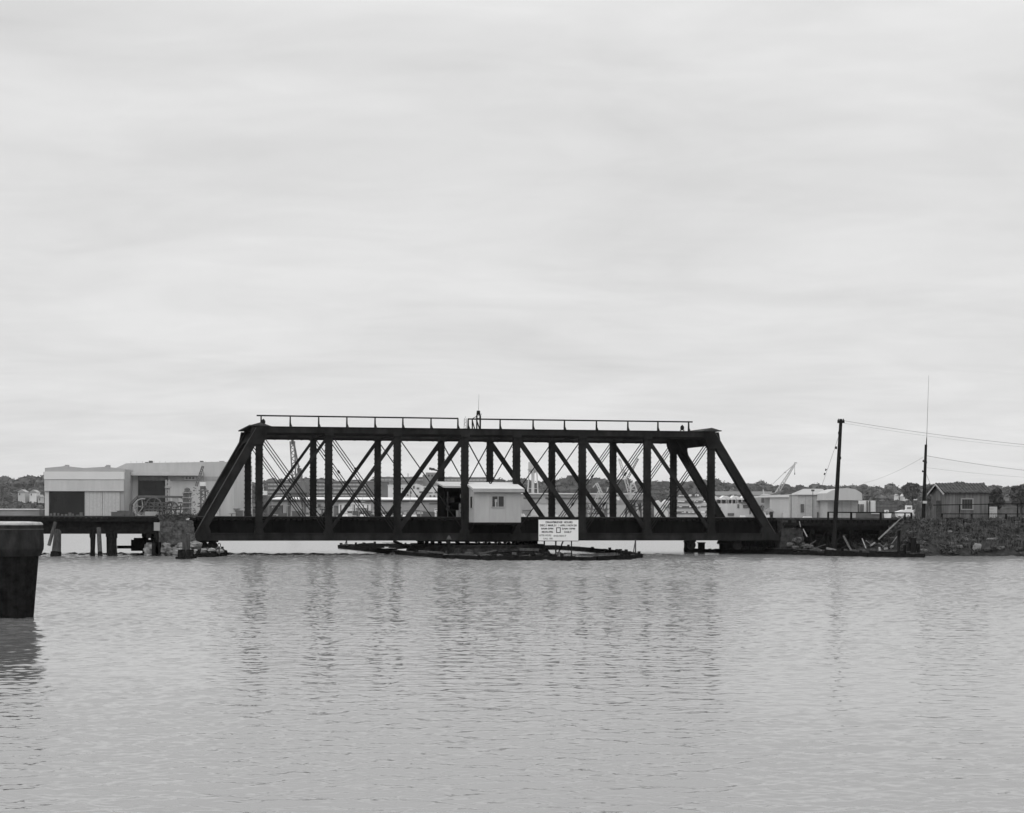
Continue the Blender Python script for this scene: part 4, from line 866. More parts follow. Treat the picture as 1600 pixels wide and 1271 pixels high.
def on_bridge():
    # operator's hut, hung outside the near truss
    p = B(740.5, 817, -2.3); q = B(814, 817, -2.3); w0, w1 = -2.3, -.34
    u0, u1 = p[0], q[0]; zb = B(777, 816.6, -2.3)[2]; zf = B(777, 767, -2.3)[2]; zr = B(770, 757.3, .7)[2]
    H = thing('operator_hut', 'pale painted operator hut with bright single-slope roof hung on the bridge side', 'hut', BW((u0, w0, zb)), TH)
    D = w1 - w0; Wd = u1 - u0; h = zf - zb; hr = zr - zb; back = h + (hr - h) * (D / 3.1)
    b = MB(); b.add([(0, 0, 0), (Wd, 0, 0), (Wd, D, 0), (0, D, 0), (0, 0, h), (Wd, 0, h), (Wd, D, back), (0, D, back)], [(0, 1, 5, 4), (1, 2, 6, 5), (2, 3, 7, 6), (3, 0, 4, 7), (0, 3, 2, 1), (4, 5, 6, 7)])
    wl = b.build('wall', 'whitehut', H)
    b = MB(); e = .22; t = .16; sl = (hr - h) / 3.1
    def rz(y): return h + .02 + sl * y
    b.add([(-.1, -e, rz(-e)), (Wd + e, -e, rz(-e)), (Wd + e, 3.1, rz(3.1)), (-.1, 3.1, rz(3.1)), (-.1, -e, rz(-e) + t), (Wd + e, -e, rz(-e) + t), (Wd + e, 3.1, rz(3.1) + t), (-.1, 3.1, rz(3.1) + t)],
          [(0, 3, 2, 1), (4, 5, 6, 7), (0, 1, 5, 4), (1, 2, 6, 5), (2, 3, 7, 6), (3, 0, 4, 7)]); b.build('roof', 'whiteroof', H)
    b = MB(); b.box(-.1, Wd + e, -e - .05, -e - .003, rz(-e) - .10, rz(-e) + t + .01); b.build('fascia', 'trim', H)
    a = B(769, 792, -2.3); c = B(787, 776, -2.3); xa, xb, za, zc = a[0] - u0, c[0] - u0, a[2] - zb, c[2] - zb
    b = MB(); fr = .07
    for bx in ((xa - fr, xb + fr, za - fr, za), (xa - fr, xb + fr, zc, zc + fr), (xa - fr, xa, za, zc), (xb, xb + fr, za, zc), ((xa + xb) / 2 - .03, (xa + xb) / 2 + .03, za, zc)): b.box(bx[0], bx[1], -.05, -.002, bx[2], bx[3])
    wf = b.build('window_frame', 'trim', H)
    b = MB(); b.box(xa, xb, -.02, -.004, za, zc); b.build('pane', 'glass', wf)
    b = MB(); b.box(xa + .2, xa + .38, -.028, -.022, za + .36, za + .56); b.box(xa + .22, xa + .32, -.028, -.022, za, za + .36); b.build('pane_reflection', 'whitehut', wf)  # pale patches on the glass stand in for a reflection
    zs0, zs1 = B(737, 794, -1)[2] - zb, B(737, 776.5, -1)[2] - zb
    b = MB(); b.box(-.03, -.004, .55, 1.25, zs0, zs1); b.build('side_window', 'glass', H)
    b = MB(); 
    for (y0, y1, z0, z1) in ((.48, .55, zs0 - .06, zs1 + .06), (1.25, 1.32, zs0 - .06, zs1 + .06), (.55, 1.25, zs1, zs1 + .06), (.55, 1.25, zs0 - .06, zs0)): b.box(-.04, -.006, y0, y1, z0, z1)
    b.build('side_frame', 'trim', H)
    b = MB(); b.box(-.02, Wd + .02, .02, D - .02, -.16, -.004)
    for xx in (.1, Wd * .5, Wd - .25): b.beam((xx, .15, -.1), (xx, D + .1, -.85), .12, .12)
    b.build('floor_frame', 'deck', H)
    b = MB()
    for xx in (Wd / 3, 2 * Wd / 3): b.box(xx - .012, xx + .012, -.008, -.001, .02, h - .02)
    b.box(.0, .04, -.012, -.001, 0, h - .02); b.box(Wd - .04, Wd, -.012, -.001, 0, h - .02); b.build('cover_strip', 'trim', H)
    # open machinery hut between the trusses
    w0 = 2.4; p = B(694.5, 811, w0); q = B(741, 811, w0); z0 = ZD + .02; zf = B(710, 762.5, w0)[2]; zr = B(710, 752.5, w0 + 3.2)[2]
    H2 = thing('machinery_hut', 'open-fronted dark machinery hut with white roof behind the near truss post', 'hut', BW((p[0], w0, z0)), TH)
    Wd = q[0] - p[0]; h = zf - z0; D = 3.2; hb = zr - z0 - .15
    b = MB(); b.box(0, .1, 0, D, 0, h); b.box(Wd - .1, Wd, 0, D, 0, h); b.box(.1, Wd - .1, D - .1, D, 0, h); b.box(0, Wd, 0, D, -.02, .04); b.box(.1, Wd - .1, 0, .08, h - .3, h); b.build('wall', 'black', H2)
    b = MB(); b.prism([(-.15, h + .01), (-.15, h + .13), (D + .1, hb + .13), (D + .1, hb + .01)], 0, -.12, Wd + .12); b.build('roof', 'whiteroof', H2)
    b = MB(); b.box(.22, .28, -.05, -.002, 0, h - .3); b.build('door_post', 'dgrey', H2)
    b = MB(); b.box(.4, Wd - .2, D - .7, D - .15, 1.18, 1.24); b.box(.4, Wd - .2, D - .7, D - .15, .62, .68); b.build('shelf', 'timber', H2)
    def it(nm, lb, ct, mk, m):
        o = mk().build(nm, m); o.matrix_world = Matrix.Translation(BW((p[0], w0, z0))) @ Matrix.Rotation(TH, 4, 'Z'); tag(o, lb, ct)
    it('oil_drum', 'tall grey oil drum standing at the open side of the machinery hut', 'drum', lambda: MB().lathe([(.16, .02), (.17, .1), (.17, .6), (.18, .62), (.17, .66), (.17, 1.12), (.12, 1.16)], (1.36, .35), 16), 'grey')
    it('paper_box', 'pale upright carton on the floor of the machinery hut', 'box', lambda: MB().box(1.0, 1.17, .3, .5, .05, .6).box(.99, 1.18, .29, .51, .56, .62), 'shedl')
    it('white_lamp_globe', 'bright rounded globe lamp hanging in the machinery hut', 'lamp', lambda: MB().lathe([(.04, 1.5), (.10, 1.58), (.13, 1.75), (.10, 1.92), (.03, 1.99)], (1.42, .4), 14), 'white')
    it('gauge_box', 'small grey switch box on the lower shelf in the hut', 'box', lambda: MB().box(.62, .9, 2.6, 2.9, .70, .98).box(.66, .86, 2.58, 2.6, .74, .94), 'grey')
    it('tool_case', 'wide dull case on the upper hut shelf', 'box', lambda: MB().box(.9, 1.25, 2.6, 2.9, 1.26, 1.62).box(.97, 1.18, 2.58, 2.6, 1.3, 1.58), 'trim')
    it('tool_case', 'narrow dull case on the upper hut shelf beside the door post', 'box', lambda: MB().box(.52, .78, 2.6, 2.9, 1.26, 1.55).box(.56, .74, 2.58, 2.6, 1.3, 1.5), 'trim')
    # lamps on the top walkway
    for px, y0, y1, lb in ((411.5, 655.5, 668, 'signal lamp with dark globe on a stirrup near the railing start over the end post'), (1066, 665, 675.5, 'signal lamp with dark globe on a stirrup near the far end of the top railing')):
        a = B(px, y0, 5.0); t = thing('signal_lamp', lb, 'lamp', BW((a[0], 5.0, ZT1)), TH); hz = a[2] - ZT1
        b = MB(); b.tube((-.13, 0, -.14), (-.13, 0, hz - .38), .035); b.tube((.13, 0, -.14), (.13, 0, hz - .38), .035); b.box(-.2, .2, -.06, .06, hz - .40, hz - .36); b.build('stirrup', 'iron', t)
        b = MB(); b.lathe([(.10, hz - .36), (.15, hz - .3), (.16, hz - .15), (.12, hz - .06), (.06, hz), (.02, hz + .04)], n=14); b.build('globe', 'iron', t)
    # signal stand with horn and whip aerial
    a = B(745, 648, 4.6); t = thing('horn_stand', 'little ladder-like stand with horn and thin whip aerial on the walkway gap', 'stand', BW((a[0], 4.6, ZT1 - .14)), TH)
    lx = lambda px, py: (B(px, py, 4.6)[0] - a[0], 0, B(px, py, 4.6)[2] - ZT1 + .14)
    b = MB(); b.beam((lx(738, 660)[0], 0, 0), lx(738, 655), .09, .09); b.beam((lx(745, 660)[0], 0, 0), lx(745, 649), .10, .1); b.beam((lx(750.3, 660)[0], 0, 0), lx(750.3, 649), .12, .12)
    b.beam(lx(738, 657), (lx(743.5, 670)[0], 0, 0), .08, .06); b.beam(lx(745, 657), (lx(751.5, 670)[0], 0, 0), .08, .06); b.beam(lx(738, 654.5), lx(744.5, 651), .05, .05)
    b.beam(lx(745, 649), lx(747.5, 647.6), .07, .07); b.beam(lx(747.5, 647.6), lx(750.3, 649), .07, .07); b.beam(lx(745, 654), lx(750.3, 654), .05, .05); b.beam(lx(744, 651.5), lx(753, 647), .03, .03); b.build('frame', 'iron', t)
    c0 = lx(747.5, 648); c1 = lx(747.5, 642)
    b = MB(); b.tube(c0, c1, .17, .13, 12); b.build('horn', 'iron', t)
    b = MB(); b.tube(c1, lx(748.4, 616.5), .018, .01, 6); b.build('aerial', 'wire', t)
on_bridge()

# ------------------------------------------------------------------ pivot pier, fender, sign
def logs(name, label, cat, pts, z0=.0, ztop=.35, rows=2, group=None, m1='wet', m2='timber', wob=.1, half=.22, inner=None):
    """a low fender of uneven stacked walers and broken pile heads along a polyline"""
    t = thing(name, label, cat, (pts[0][0], pts[0][1], 0), 0, group); o = Vector((pts[0][0], pts[0][1], 0))
    V3 = lambda z: Vector((0, 0, z)); U = random.uniform
    for i, (a, c) in enumerate(zip(pts[:-1], pts[1:])):
        A = Vector((a[0], a[1], 0)) - o; C = Vector((c[0], c[1], 0)) - o; ln = (C - A).length; d = (C - A) / ln; nr = Vector((-d.y, d.x, 0)); n = max(1, int(ln / 3.5))
        low = MB(); top = MB()
        low.beam(A + V3(-.1), C + V3(-.1), half * 2, .5, (0, 0, 1))
        for k in range(n):
            p = A.lerp(C, k / n - .01); q = A.lerp(C, (k + 1) / n + .01)
            low.beam(p + nr * U(-.08, .08) + V3(U(.08, .2)), q + nr * U(-.08, .08) + V3(U(.08, .2)), half * U(1.4, 1.9), U(.22, .34), (0, 0, 1))
            if random.random() < .8: low.beam(p + nr * U(-.12, .12) + V3(ztop - U(.10, .2)), p.lerp(q, U(.6, 1)) + nr * U(-.12, .12) + V3(ztop - U(.10, .22)), half * U(.8, 1.3), U(.1, .2), (0, 0, 1))
            if random.random() < .75: top.beam(p.lerp(q, U(0, .3)) + nr * U(-.2, .2) + V3(ztop - U(.0, .08)), p.lerp(q, U(.6, 1.05)) + nr * U(-.2, .2) + V3(ztop - U(.0, .1)), U(.08, .2), U(.03, .07), (0, 0, 1))
            for m in range(2):
                c0 = p.lerp(q, random.random()) + nr * U(-.15, .3); low.tube(c0 + V3(-.6), c0 + V3(ztop + U(-.12, .16)), U(.1, .16), U(.08, .14), 7)
        low.build('waler', m1, t); top.build('cap_plank', m2, t)
    return t
def middle():
    c = BW((0, WB / 2, 0))
    t = thing('pivot_pier', 'low round dark stone pivot pier under the middle of the bridge', 'pier', (c.x, c.y, 0), TH)
    b = MB(); b.lathe([(5.35, -1.5), (5.25, .2), (5.15, .60), (5.3, .62), (5.3, .74), (.2, .74)], n=56, wob=lambda a: 1 + .012 * math.sin(a * 17) + .01 * math.sin(a * 31)); b.build('masonry', 'stonedk', t)
    for k in range(40):
        a = 2 * PI * k / 40 + random.uniform(-.03, .03); r = 5.42
        MB().rock((r * math.cos(a), r * math.sin(a), random.uniform(0, .35)), (.34, .34, .25), 1).build('facing_stone', 'stonedk', t)
    pts = [P(531, 857.5, 176), P(560, 862, 0) if False else None]
    poly = [(-15.3, 177), (-11.5, 163), (-8.3, 150), (-4.6, 139.5), (-1.9, 134.6), (5.6, 134.0), (8.0, 138), (9.3, 144), (8.4, 156), (5, 172), (1, 184), (-6, 190), (-13, 187), (-15.3, 177)]
    logs('pivot_fender', 'long low ring of weathered timber fender around the pivot pier', 'fender', poly, ztop=.36, wob=.25)
    # loose timber lying on the fender, each its own piece
    L2 = [((605, 850.5, 168), (640, 856, 160), .16, 'charred-looking beam leaning at the rear of the fender under the third near post'), ((616, 846, 162), (640, 857, 158), .2, 'thick dark beam tilted under the bottom chord at the fender rear'),
          ((655, 861, 142), (692, 864, 139), .13, 'pale splintered plank along the fender left of the pivot'), ((748, 866, 134), (776, 860, 137), .08, 'thin pale stick propped on the fender before the pivot'),
          ((728, 864.5, 135), (738, 865.5, 134.6), .2, 'short pale block on the front waler below the open machinery hut'), ((800, 865, 134.6), (807, 865.5, 134.6), .2, 'short pale block on the front waler below the operator hut'),
          ((812, 859, 138), (842, 859, 138), .22, 'broad grey plank before the pivot pier just left of the sign legs'), ((868, 864, 134.8), (877, 864.5, 134.8), .18, 'short pale block at the foot of the middle sign leg'), ((908, 867, 135), (935, 868, 136), .14, 'split pale plank on the fender right of the sign'),
          ((560, 851.3, 174), (572, 850.2, 174), .22, 'dark stub of timber near the pointed rear corner of the fender'), ((600, 852.2, 166), (560, 852.5, 172), .15, 'long dark plank along the rear left side of the fender')]
    for a, c_, r, lb in L2:
        p, q = P(*a), P(*c_); o = thing('driftwood_timber', lb, 'timber', p, 0, 'loose timbers on the pivot fender'); d = q - p
        b = MB(); b.beam((0, 0, 0), d, r, r * .8, (0, 0, 1)); b.build('beam', 'debris' if 'pale' in lb or 'grey' in lb else 'wet', o)
    for k in range(70):
        Y = random.uniform(136.5, 183); x = random.uniform(interp(Y, [(134.6, -1.9), (139.5, -4.6), (150, -8.3), (163, -11.5), (177, -15.3), (187, -13)]) + 1.3, interp(Y, [(134, 5.6), (144, 9.3), (156, 8.4), (172, 5), (184, 1)]) - 2.2)
        dd = Vector((random.uniform(-2.2, 2.2), random.uniform(-1.6, 1.6), random.uniform(-.06, .12))); o = MB().beam((0, 0, 0), dd, random.uniform(.1, .3), random.uniform(.08, .2), (0, 0, 1)).build('loose_board', 'wet' if k % 6 else 'timber'); o.location = (x, Y, random.uniform(.08, .30)); tag(o, 'dark loose board lying inside the ring fender around the pivot', 'board', 'loose boards inside the pivot fender')
    # mooring light on the fender, small stake, tripods
    for (px, yb, yt, Y, lb) in ((701.5, 866, 838, 137, 'dark stake with pale pointed cap standing on the fender below the machinery hut'),):
        o = thing('channel_marker', lb, 'marker', P(px, yb, Y)); h = (yb - yt) * Y / F
        b = MB(); b.tube((0, 0, 0), (0, 0, h - .22), .11, .1); b.build('stake', 'wet', o)
        b = MB(); b.lathe([(.17, h - .24), (.17, h - .2), (.12, h - .1), (.03, h + .05)], n=12); b.build('cap', 'ironlite', o)
    for (px, yb, yt, Y, s, lb) in ((540.5, 852, 844, 176, 3.2, 'tiny bent wire tripod on the pointed rear corner of the fender'), (992, 863, 843, 142, 2.6, 'thin wire tripod on the right-hand corner of the pivot fender')):
        o = thing('wire_tripod', lb, 'tripod', P(px, yb + 2, Y)); h = (yb - yt + 2) * Y / F; w = s * Y / F
        b = MB(); b.tube((-w, 0, 0), (w * .4, 0, h), .035); b.tube((w * .6, .1, 0), (w * .4, 0, h), .035); b.tube((0, -.3, 0), (w * .4, 0, h * .9), .03); b.build('leg_frame', 'ironlite', o)
    # the hours board
    Y = 136.0; a = P(841.4, 845, Y); c2 = P(903.6, 812.6, Y)
    G = thing('drawbridge_sign', 'white board with black opening hours on thin legs before the bridge', 'sign', (a.x, Y, .4)); z0 = a.z - .4; Wd = c2.x - a.x; H = c2.z - a.z
    bd = MB().box(0, Wd, 0, .05, z0, z0 + H).build('board', 'sign', G)
    b = MB(); b.box(-.03, Wd + .03, .0, .09, z0 + H, z0 + H + .05); b.box(-.03, Wd + .03, .0, .09, z0 - .04, z0); b.box(-.04, -.002, .0, .09, z0, z0 + H); b.box(Wd + .002, Wd + .04, .0, .09, z0, z0 + H); b.build('board_frame', 'letter', G)
    k = Y / F
    for px in (850.5, 868.5, 893):
        x = (px - 841.4) * k; b = MB(); b.beam((x, .12, -.25), (x, .12, z0 + .3), .10 if px != 893 else .08, .1); b.build('leg', 'wet', G)
    b = MB(); b.beam(((872 - 841.4) * k, 1.2, -.1), ((881 - 841.4) * k, .15, z0 + .1), .09, .09); b.build('brace', 'wet', G)
    b = MB(); s = [(867.9, 824.6), (876.6, 833.6)]
    x0, x1 = (869 - 841.4) * k, (876 - 841.4) * k; y0, y1 = z0 + (845 - 833) * k, z0 + (845 - 824.3) * k; f = .055
    for q in ((x0, x1, y0, y0 + f), (x0, x1, y1 - f, y1), (x0, x0 + f, y0 + f, y1 - f), (x1 - f, x1, y0 + f, y1 - f)): b.box(q[0], q[1], -.006, -.001, q[2], q[3])
    b.build('emblem', 'letter', bd)
    def text(s, cx, cy, w, h, m):
        cv = bpy.data.curves.new('lettering', 'FONT'); cv.body = s; cv.align_x = 'LEFT'; cv.size = 1; cv.extrude = 0; cv.resolution_u = 3; cv.offset = .04
        o = bpy.data.objects.new('lettering', cv); COL.objects.link(o); bpy.context.view_layer.update()
        me = bpy.data.meshes.new_from_object(o); bpy.data.objects.remove(o); me.name = 'lettering'
        V = np.array([v.co[:] for v in me.vertices]); mn, mx = V.min(0), V.max(0)
        sx = w * k / (mx[0] - mn[0]); sz = h * k / (mx[1] - mn[1]); X = (cx - w / 2 - 841.4) * k; Z = z0 + (845 - cy - h / 2) * k
        for i, v in enumerate(me.vertices): v.co = (X + (V[i, 0] - mn[0]) * sx, -.004, Z + (V[i, 1] - mn[1]) * sz)
        me.materials.clear(); me.materials.append(M[m]); o = bpy.data.objects.new('lettering', me); COL.objects.link(o); o.parent = bd
    text('DRAWBRIDGE  HOURS', 873.5, 816.2, 42, 3.3, 'letter'); text('DEC.1 MAR.31', 856.3, 821.2, 25.5, 3.2, 'letter'); text('APR.1 NOV.30', 888, 821.2, 26, 3.2, 'letter'); text('/', 873, 821.2, 1.2, 3.2, 'letter')
    text('8AM-5PM', 855, 826.3, 19, 2.8, 'letter'); text('5AM-10PM', 888.3, 826.3, 20.5, 2.8, 'letter'); text('MON-FRI.', 855.5, 831.4, 18, 3.1, 'letter'); text('DAILY', 887.5, 831.4, 11.5, 3.1, 'letter')
    text('AFTER HOURS', 851.8, 836.8, 19, 3.0, 'letter2'); text('445/5017', 874.5, 837.6, 20.5, 3.0, 'letter2'); text('CALL  000', 856, 841.8, 15, 2.6, 'letter2')
middle()

# ------------------------------------------------------------------ rest piers
def masonry(b, x0, x1, y0, y1, z0, z1, course=.42, batter=.0, joint=.02, ragged=.06):
    z = z0; n = 0
    while z < z1 - .05:
        h = min(course * random.uniform(.85, 1.15), z1 - z); k = batter * (1 - (z - z0) / (z1 - z0))
        for (ya, yb) in ((y0 - k, y0 + .7), (y1 - .7, y1 + k)):
            x = x0 - k
            while x < x1 + k - .05:
                wd = min(random.uniform(.5, 1.1), x1 + k - x); j = random.uniform(0, ragged)
                b.box(x + joint / 2, x + wd - joint / 2, ya + (j if ya < y0 + .1 else 0), yb - (j if yb > y1 - .1 else 0), z + joint / 2, z + h - joint / 2); x += wd
        for (xa, xb) in ((x0 - k, x0 + .7), (x1 - .7, x1 + k)):
            y = y0 + .7
            while y < y1 - .75:
                wd = min(random.uniform(.6, 1.2), y1 - .7 - y); j = random.uniform(0, ragged); b.box(xa + (j if xa < x0 else 0), xb - (j if xb > x1 else 0), y + joint / 2, y + wd - joint / 2, z + joint / 2, z + h - joint / 2); y += wd
        z += h; n += 1
    b.box(x0 + .1, x1 - .1, y0 + .1, y1 - .1, z0, z1 - .03)
def piers():
    # left
    a = B(246, 850, -.3); c = B(303.5, 850, -.3)
    t = thing('rest_pier', 'rough stone rest pier with pale rubble foot at the trestle end of the bridge', 'pier', BW((a[0], -.3, 0)), TH); Wd = c[0] - a[0]
    b = MB(); masonry(b, .2, Wd - .1, 0, WB + .8, .8, 2.62, .45, .22); b.build('masonry', 'stone', t)
    b = MB()
    for k in range(95):
        x = random.uniform(-.7, Wd + .5); y = random.uniform(-.9, .3) if k < 70 else random.uniform(0, WB); s = random.uniform(.22, .5); b.rock((x, y, random.uniform(-.1, .85) * (1 if y > -.5 else .5)), (s, s * .9, s * .6), 1)
    b.box(-.3, Wd + .2, .1, WB + .9, -1, .82); b.build('rubble_footing', 'stonelt', t)
    b = MB(); masonry(b, .1, Wd - .6, .1, WB + .7, 2.62, 2.86, .26, 0, .02, .1); b.build('coping', 'stone', t)
    C = []
    for k in range(20):
        x = random.uniform(0, Wd); n = 60; C.append(np.column_stack([rng.normal(x, .16, n), rng.normal(.5, .3, n), 2.82 + np.abs(rng.normal(0, .16, n))]))
    o = quads('weed_clump', np.concatenate(C), .09, 'leaf'); o.matrix_world = Matrix.Translation(BW((a[0], -.3, 0))) @ Matrix.Rotation(TH, 4, 'Z'); tag(o, 'scrubby weeds growing along the top of the left stone pier', 'weeds', kind='stuff'); o['label'] = 'scrubby weeds growing along the top of the stone pier by the trestle'
    p = P(291, 810, 148); o = thing('white_buoy', 'small bright egg-shaped float set on the stone pier top', 'float', p)
    MB().lathe([(.05, -.05), (.10, 0), (.13, .12), (.11, .26), (.04, .33)], n=14).build('body', 'white', o, True); MB().tube((0, 0, .32), (0, 0, .38), .02, n=6).build('eye', 'iron', o)
    # right
    a = B(1222.5, 850, -.3); c = B(1252, 850, -.3)
    t = thing('rest_pier', 'dark stepped stone rest pier under the shoreward end of the bridge', 'pier', BW((a[0], -.3, 0)), TH); Wd = c[0] - a[0]
    b = MB(); masonry(b, 0, Wd, 0, WB + .8, .5, 2.05, .5, .25); b.build('masonry', 'stonedk', t)
    b = MB(); masonry(b, .05, Wd - .35, .1, WB + .7, 2.05, 2.7, .4, .0); b.build('upper_course', 'stonedk', t)
    b = MB()
    for k in range(46):
        x = random.uniform(.2, Wd + 1.4); y = random.uniform(-1.6, .1); s = random.uniform(.2, .42); b.rock((x, y, random.uniform(-.05, 1.15) * max(0.1, 1 - (x - Wd * .6) / 2.2)), (s, s, s * .6), 1)
    b.box(-.2, Wd + .3, .0, WB + .9, -1, .5); b.build('rubble_footing', 'stone', t)
    for (px, py, s, lb) in ((1239, 826.5, .32, 'pale arched lump of concrete resting on the stepped pier'), (1247, 841, .2, 'small pale block on the pier step below the arched lump')):
        p = B(px, py, -.1); o = MB().rock((0, 0, 0), (s, .3, s * .6), 1, 10).build('concrete_lump', 'stonelt'); o.location = BW((p[0], .15, p[2])); tag(o, lb, 'concrete')
piers()

# ------------------------------------------------------------------ trestle on the left
def trestle_left():
    u1 = B(243, 820, 0)[0] + .2; u0 = B(-40, 820, 0)[0] - 14
    T = thing('approach_trestle', 'dark timber approach trestle running out to the stone pier', 'trestle', BW((u1, 0, 0)), TH)
    zt = P(130, 809.3, 146).z; Lg = u1 - u0
    b = MB(); x = -Lg
    while x < 0: b.box(x, x + .25, random.uniform(-.12, .02), WB - .1, zt - .26, zt - random.uniform(0, .02)); x += .40
    b.build('cross_tie', 'deck', T)
    b = MB(); b.box(-Lg, 0, .12, .40, zt + .001, zt + .06); b.box(-Lg, 0, -.02, .10, zt - .30, zt - .01); b.build('guard_timber', 'deck', T)
    for w in (.2, 2.6, 5.2, 7.6, WB - .5):
        b = MB(); b.box(-Lg, 0, w, w + .3, zt - 1.18, zt - .27); b.build('stringer', 'deck', T)
    for w in (1.9, 3.34, 6.8, 8.24): b = MB(); b.box(-Lg, 0, w - .035, w + .035, zt, zt + .13); b.build('rail', 'ironlite', T)
    def bent(px, n=5, r=.2, lean=.25, w_first=.3):
        u = B(px, 850, w_first)[0] - u1
        b = MB(); b.box(u - .2, u + .2, .0, WB - .1, zt - 1.5, zt - 1.19); b.build('bent_cap', 'deck', T)
        for k in range(n):
            w = w_first + (WB - 1) * k / (n - 1); l = lean * (k - (n - 1) / 2) / 2; b = MB(); b.tube((u + random.uniform(-.1, .1), w + l, -1.5), (u, w, zt - 1.45), r, r * .85, 10); b.build('pile', 'wet', T)
    bent(145, 5, .17); bent(172, 5, .19); bent(179, 5, .19); bent(-30, 5, .2); bent(-120, 5, .2)
    bent(245, 5, .16); bent(230, 4, .12, .1, 3.0)
    b = MB(); z1, z2 = .95, .40
    ua, ub = B(183, 858, 9.0)[0] - u1, B(243, 858, 9.0)[0] - u1
    b.box(ua, ub, 8.8, 9.3, .35, .58); b.build('sill', 'wet', T)
    b = MB(); b.box(B(205, 855, 8)[0] - u1, B(246, 855, 8)[0] - u1, 7.2, 8.6, .2, 1.05); b.box(B(209, 855, 8)[0] - u1, B(225, 855, 8)[0] - u1, 7.2, 8.2, 1.05, 1.2); b.build('footing_block', 'wet', T)
    b = MB(); b.box(-1.3, 0, .5, WB, zt - 1.18, zt - .28); b.build('abutment_timber', 'deck', T)
    # separate fender piles in front
    def pile(lb, pb, pt, Yb, r0, r1, m='timber', nm='fender_pile', low=True):
        p = P(pb[0], pb[1], Yb); q = P(pt[0], pt[1], Yb + .4); o = thing(nm, lb, 'pile', p, 0, None); d = q - p
        n = 12; b = MB(); dirv = d.normalized()
        b.tube(-dirv * (1.0 if low else 0), d, r0, r1, n); b.tube(d, d + dirv * .03, r1 * .9, r1 * .6, n); b.build('shaft', m, o)
        if low: b = MB(); b.tube(-dirv * .6, dirv * .32, r0 * 1.03, r0 * 1.02, n); b.build('wet_band', 'wet', o)
    pile('stout weathered pile with pale streaks nearest the wrapped dolphin', (86.0, 869.5), (89.5, 828), 143.8, .34, .2)
    pile('second pile pressed against the stout one nearest the dolphin', (91.5, 869.5), (92.5, 830), 144.2, .2, .15, 'timber')
    pile('loose round timber hanging aslant beside the stout pile', (76.5, 852.5), (86.5, 816.5), 143.2, .13, .13, 'timber', 'hanging_timber', False)
    pile('thin dark pile standing left of the pale leaning pile', (145, 869.5), (147.2, 829), 144.4, .16, .12, 'wet')
    pile('pale leaning pile split along its face', (156.5, 869.3), (154.2, 825), 144.2, .17, .16, 'debris')
    pile('broad dark pile at the third trestle bent', (173, 869.5), (174, 833), 144.4, .22, .19, 'wet'); pile('dark pile paired with the broad one at the third bent', (179.3, 869.3), (177.8, 833), 144.6, .2, .17, 'wet')
    # sign plate and its post, dark fender box
    p = P(245.5, 868, 145.2); o = thing('plate_post', 'blank pale grey plate on a dark post before the stone pier', 'sign', p); k = 145.2 / F
    MB().beam((0, 0, -1), (0, 0, 40 * k), .2, .2).build('post', 'wet', o); MB().box(-4.6 * k, 4.6 * k, -.16, -.11, 38.5 * k, 51.5 * k).build('plate', 'grey', o)
    MB().box(-8 * k, 4 * k, -.1, .7, 0, 21 * k).build('bracing', 'wet', o); MB().beam((3 * k, -.15, 37 * k), (14 * k, .3, 22 * k), .05, .05).build('stay', 'timber', o)
    MB().box(4.5 * k, 19 * k, .2, .35, 22.5 * k, 34 * k).build('lower_plate', 'shackroof', o)
    # pile cluster on its little raft at the left pier
    p = P(291, 874, 136.5); o = thing('fender_cluster', 'short dark pile cluster on a black footing in front of the stone pier', 'dolphin', (p.x, p.y, 0)); k = 136.5 / F
    for i, (x, y) in enumerate(((-4, 0), (0, -1.5), (4, 0), (-2, 4), (3, 4))): MB().tube((x * k, y * k, -1), (x * k * .8, y * k * .8, (39 - (i % 3) * 2) * k), .14, .12, 10).build('pile', 'timber', o)
    b = MB(); b.box(-15 * k, 13 * k, -.5, .9, -.3, .16); b.build('footing', 'wet', o)
    for x in (-9, -4, 4, 9): MB().beam((x * k, -.2, .1), (x * k, -.1, .62), .26, .3).build('stub', 'wet', o)
    t = logs('end_fender', 'low dark timber fender curving from the stone pier below the bridge end', 'fender', [(P(304, 872, 141).x, 141.5), (P(330, 870, 143).x, 143), (P(351, 868, 147).x, 147), (P(340, 862, 158).x, 158)], ztop=.42)
    for k in range(14):
        px = 306 + k * 3.1; q = P(px, 861 + (k % 3) * 1.5, 144 + (k * 5 % 4)); MB_ = MB(); MB_.rock((0, 0, 0), (random.uniform(.15, .35), .3, .16), 1, 7); r_ = MB_.build('rubble_stone', 'stonelt' if k % 4 == 0 else 'stonedk'); r_.location = (q.x, q.y, .38 + (k % 3) * .05)
        tag(r_, 'loose stone lying on the low fender at the bridge end', 'stone', 'stones on the end fender')
    p = P(342.5, 862, 143); o = thing('mooring_hook', 'small iron loop on a rod at the end of the low fender', 'hook', p); h = 13 * 143 / F
    b = MB(); b.tube((0, 0, -.2), (0, 0, h * .6), .05); 
    for i in range(8): a0, a1 = i * PI / 4, (i + 1) * PI / 4; b.tube((.1 * math.cos(a0), 0, h * .75 + .16 * math.sin(a0)), (.1 * math.cos(a1), 0, h * .75 + .16 * math.sin(a1)), .03)
    b.build('rod', 'ironlite', o)
trestle_left()

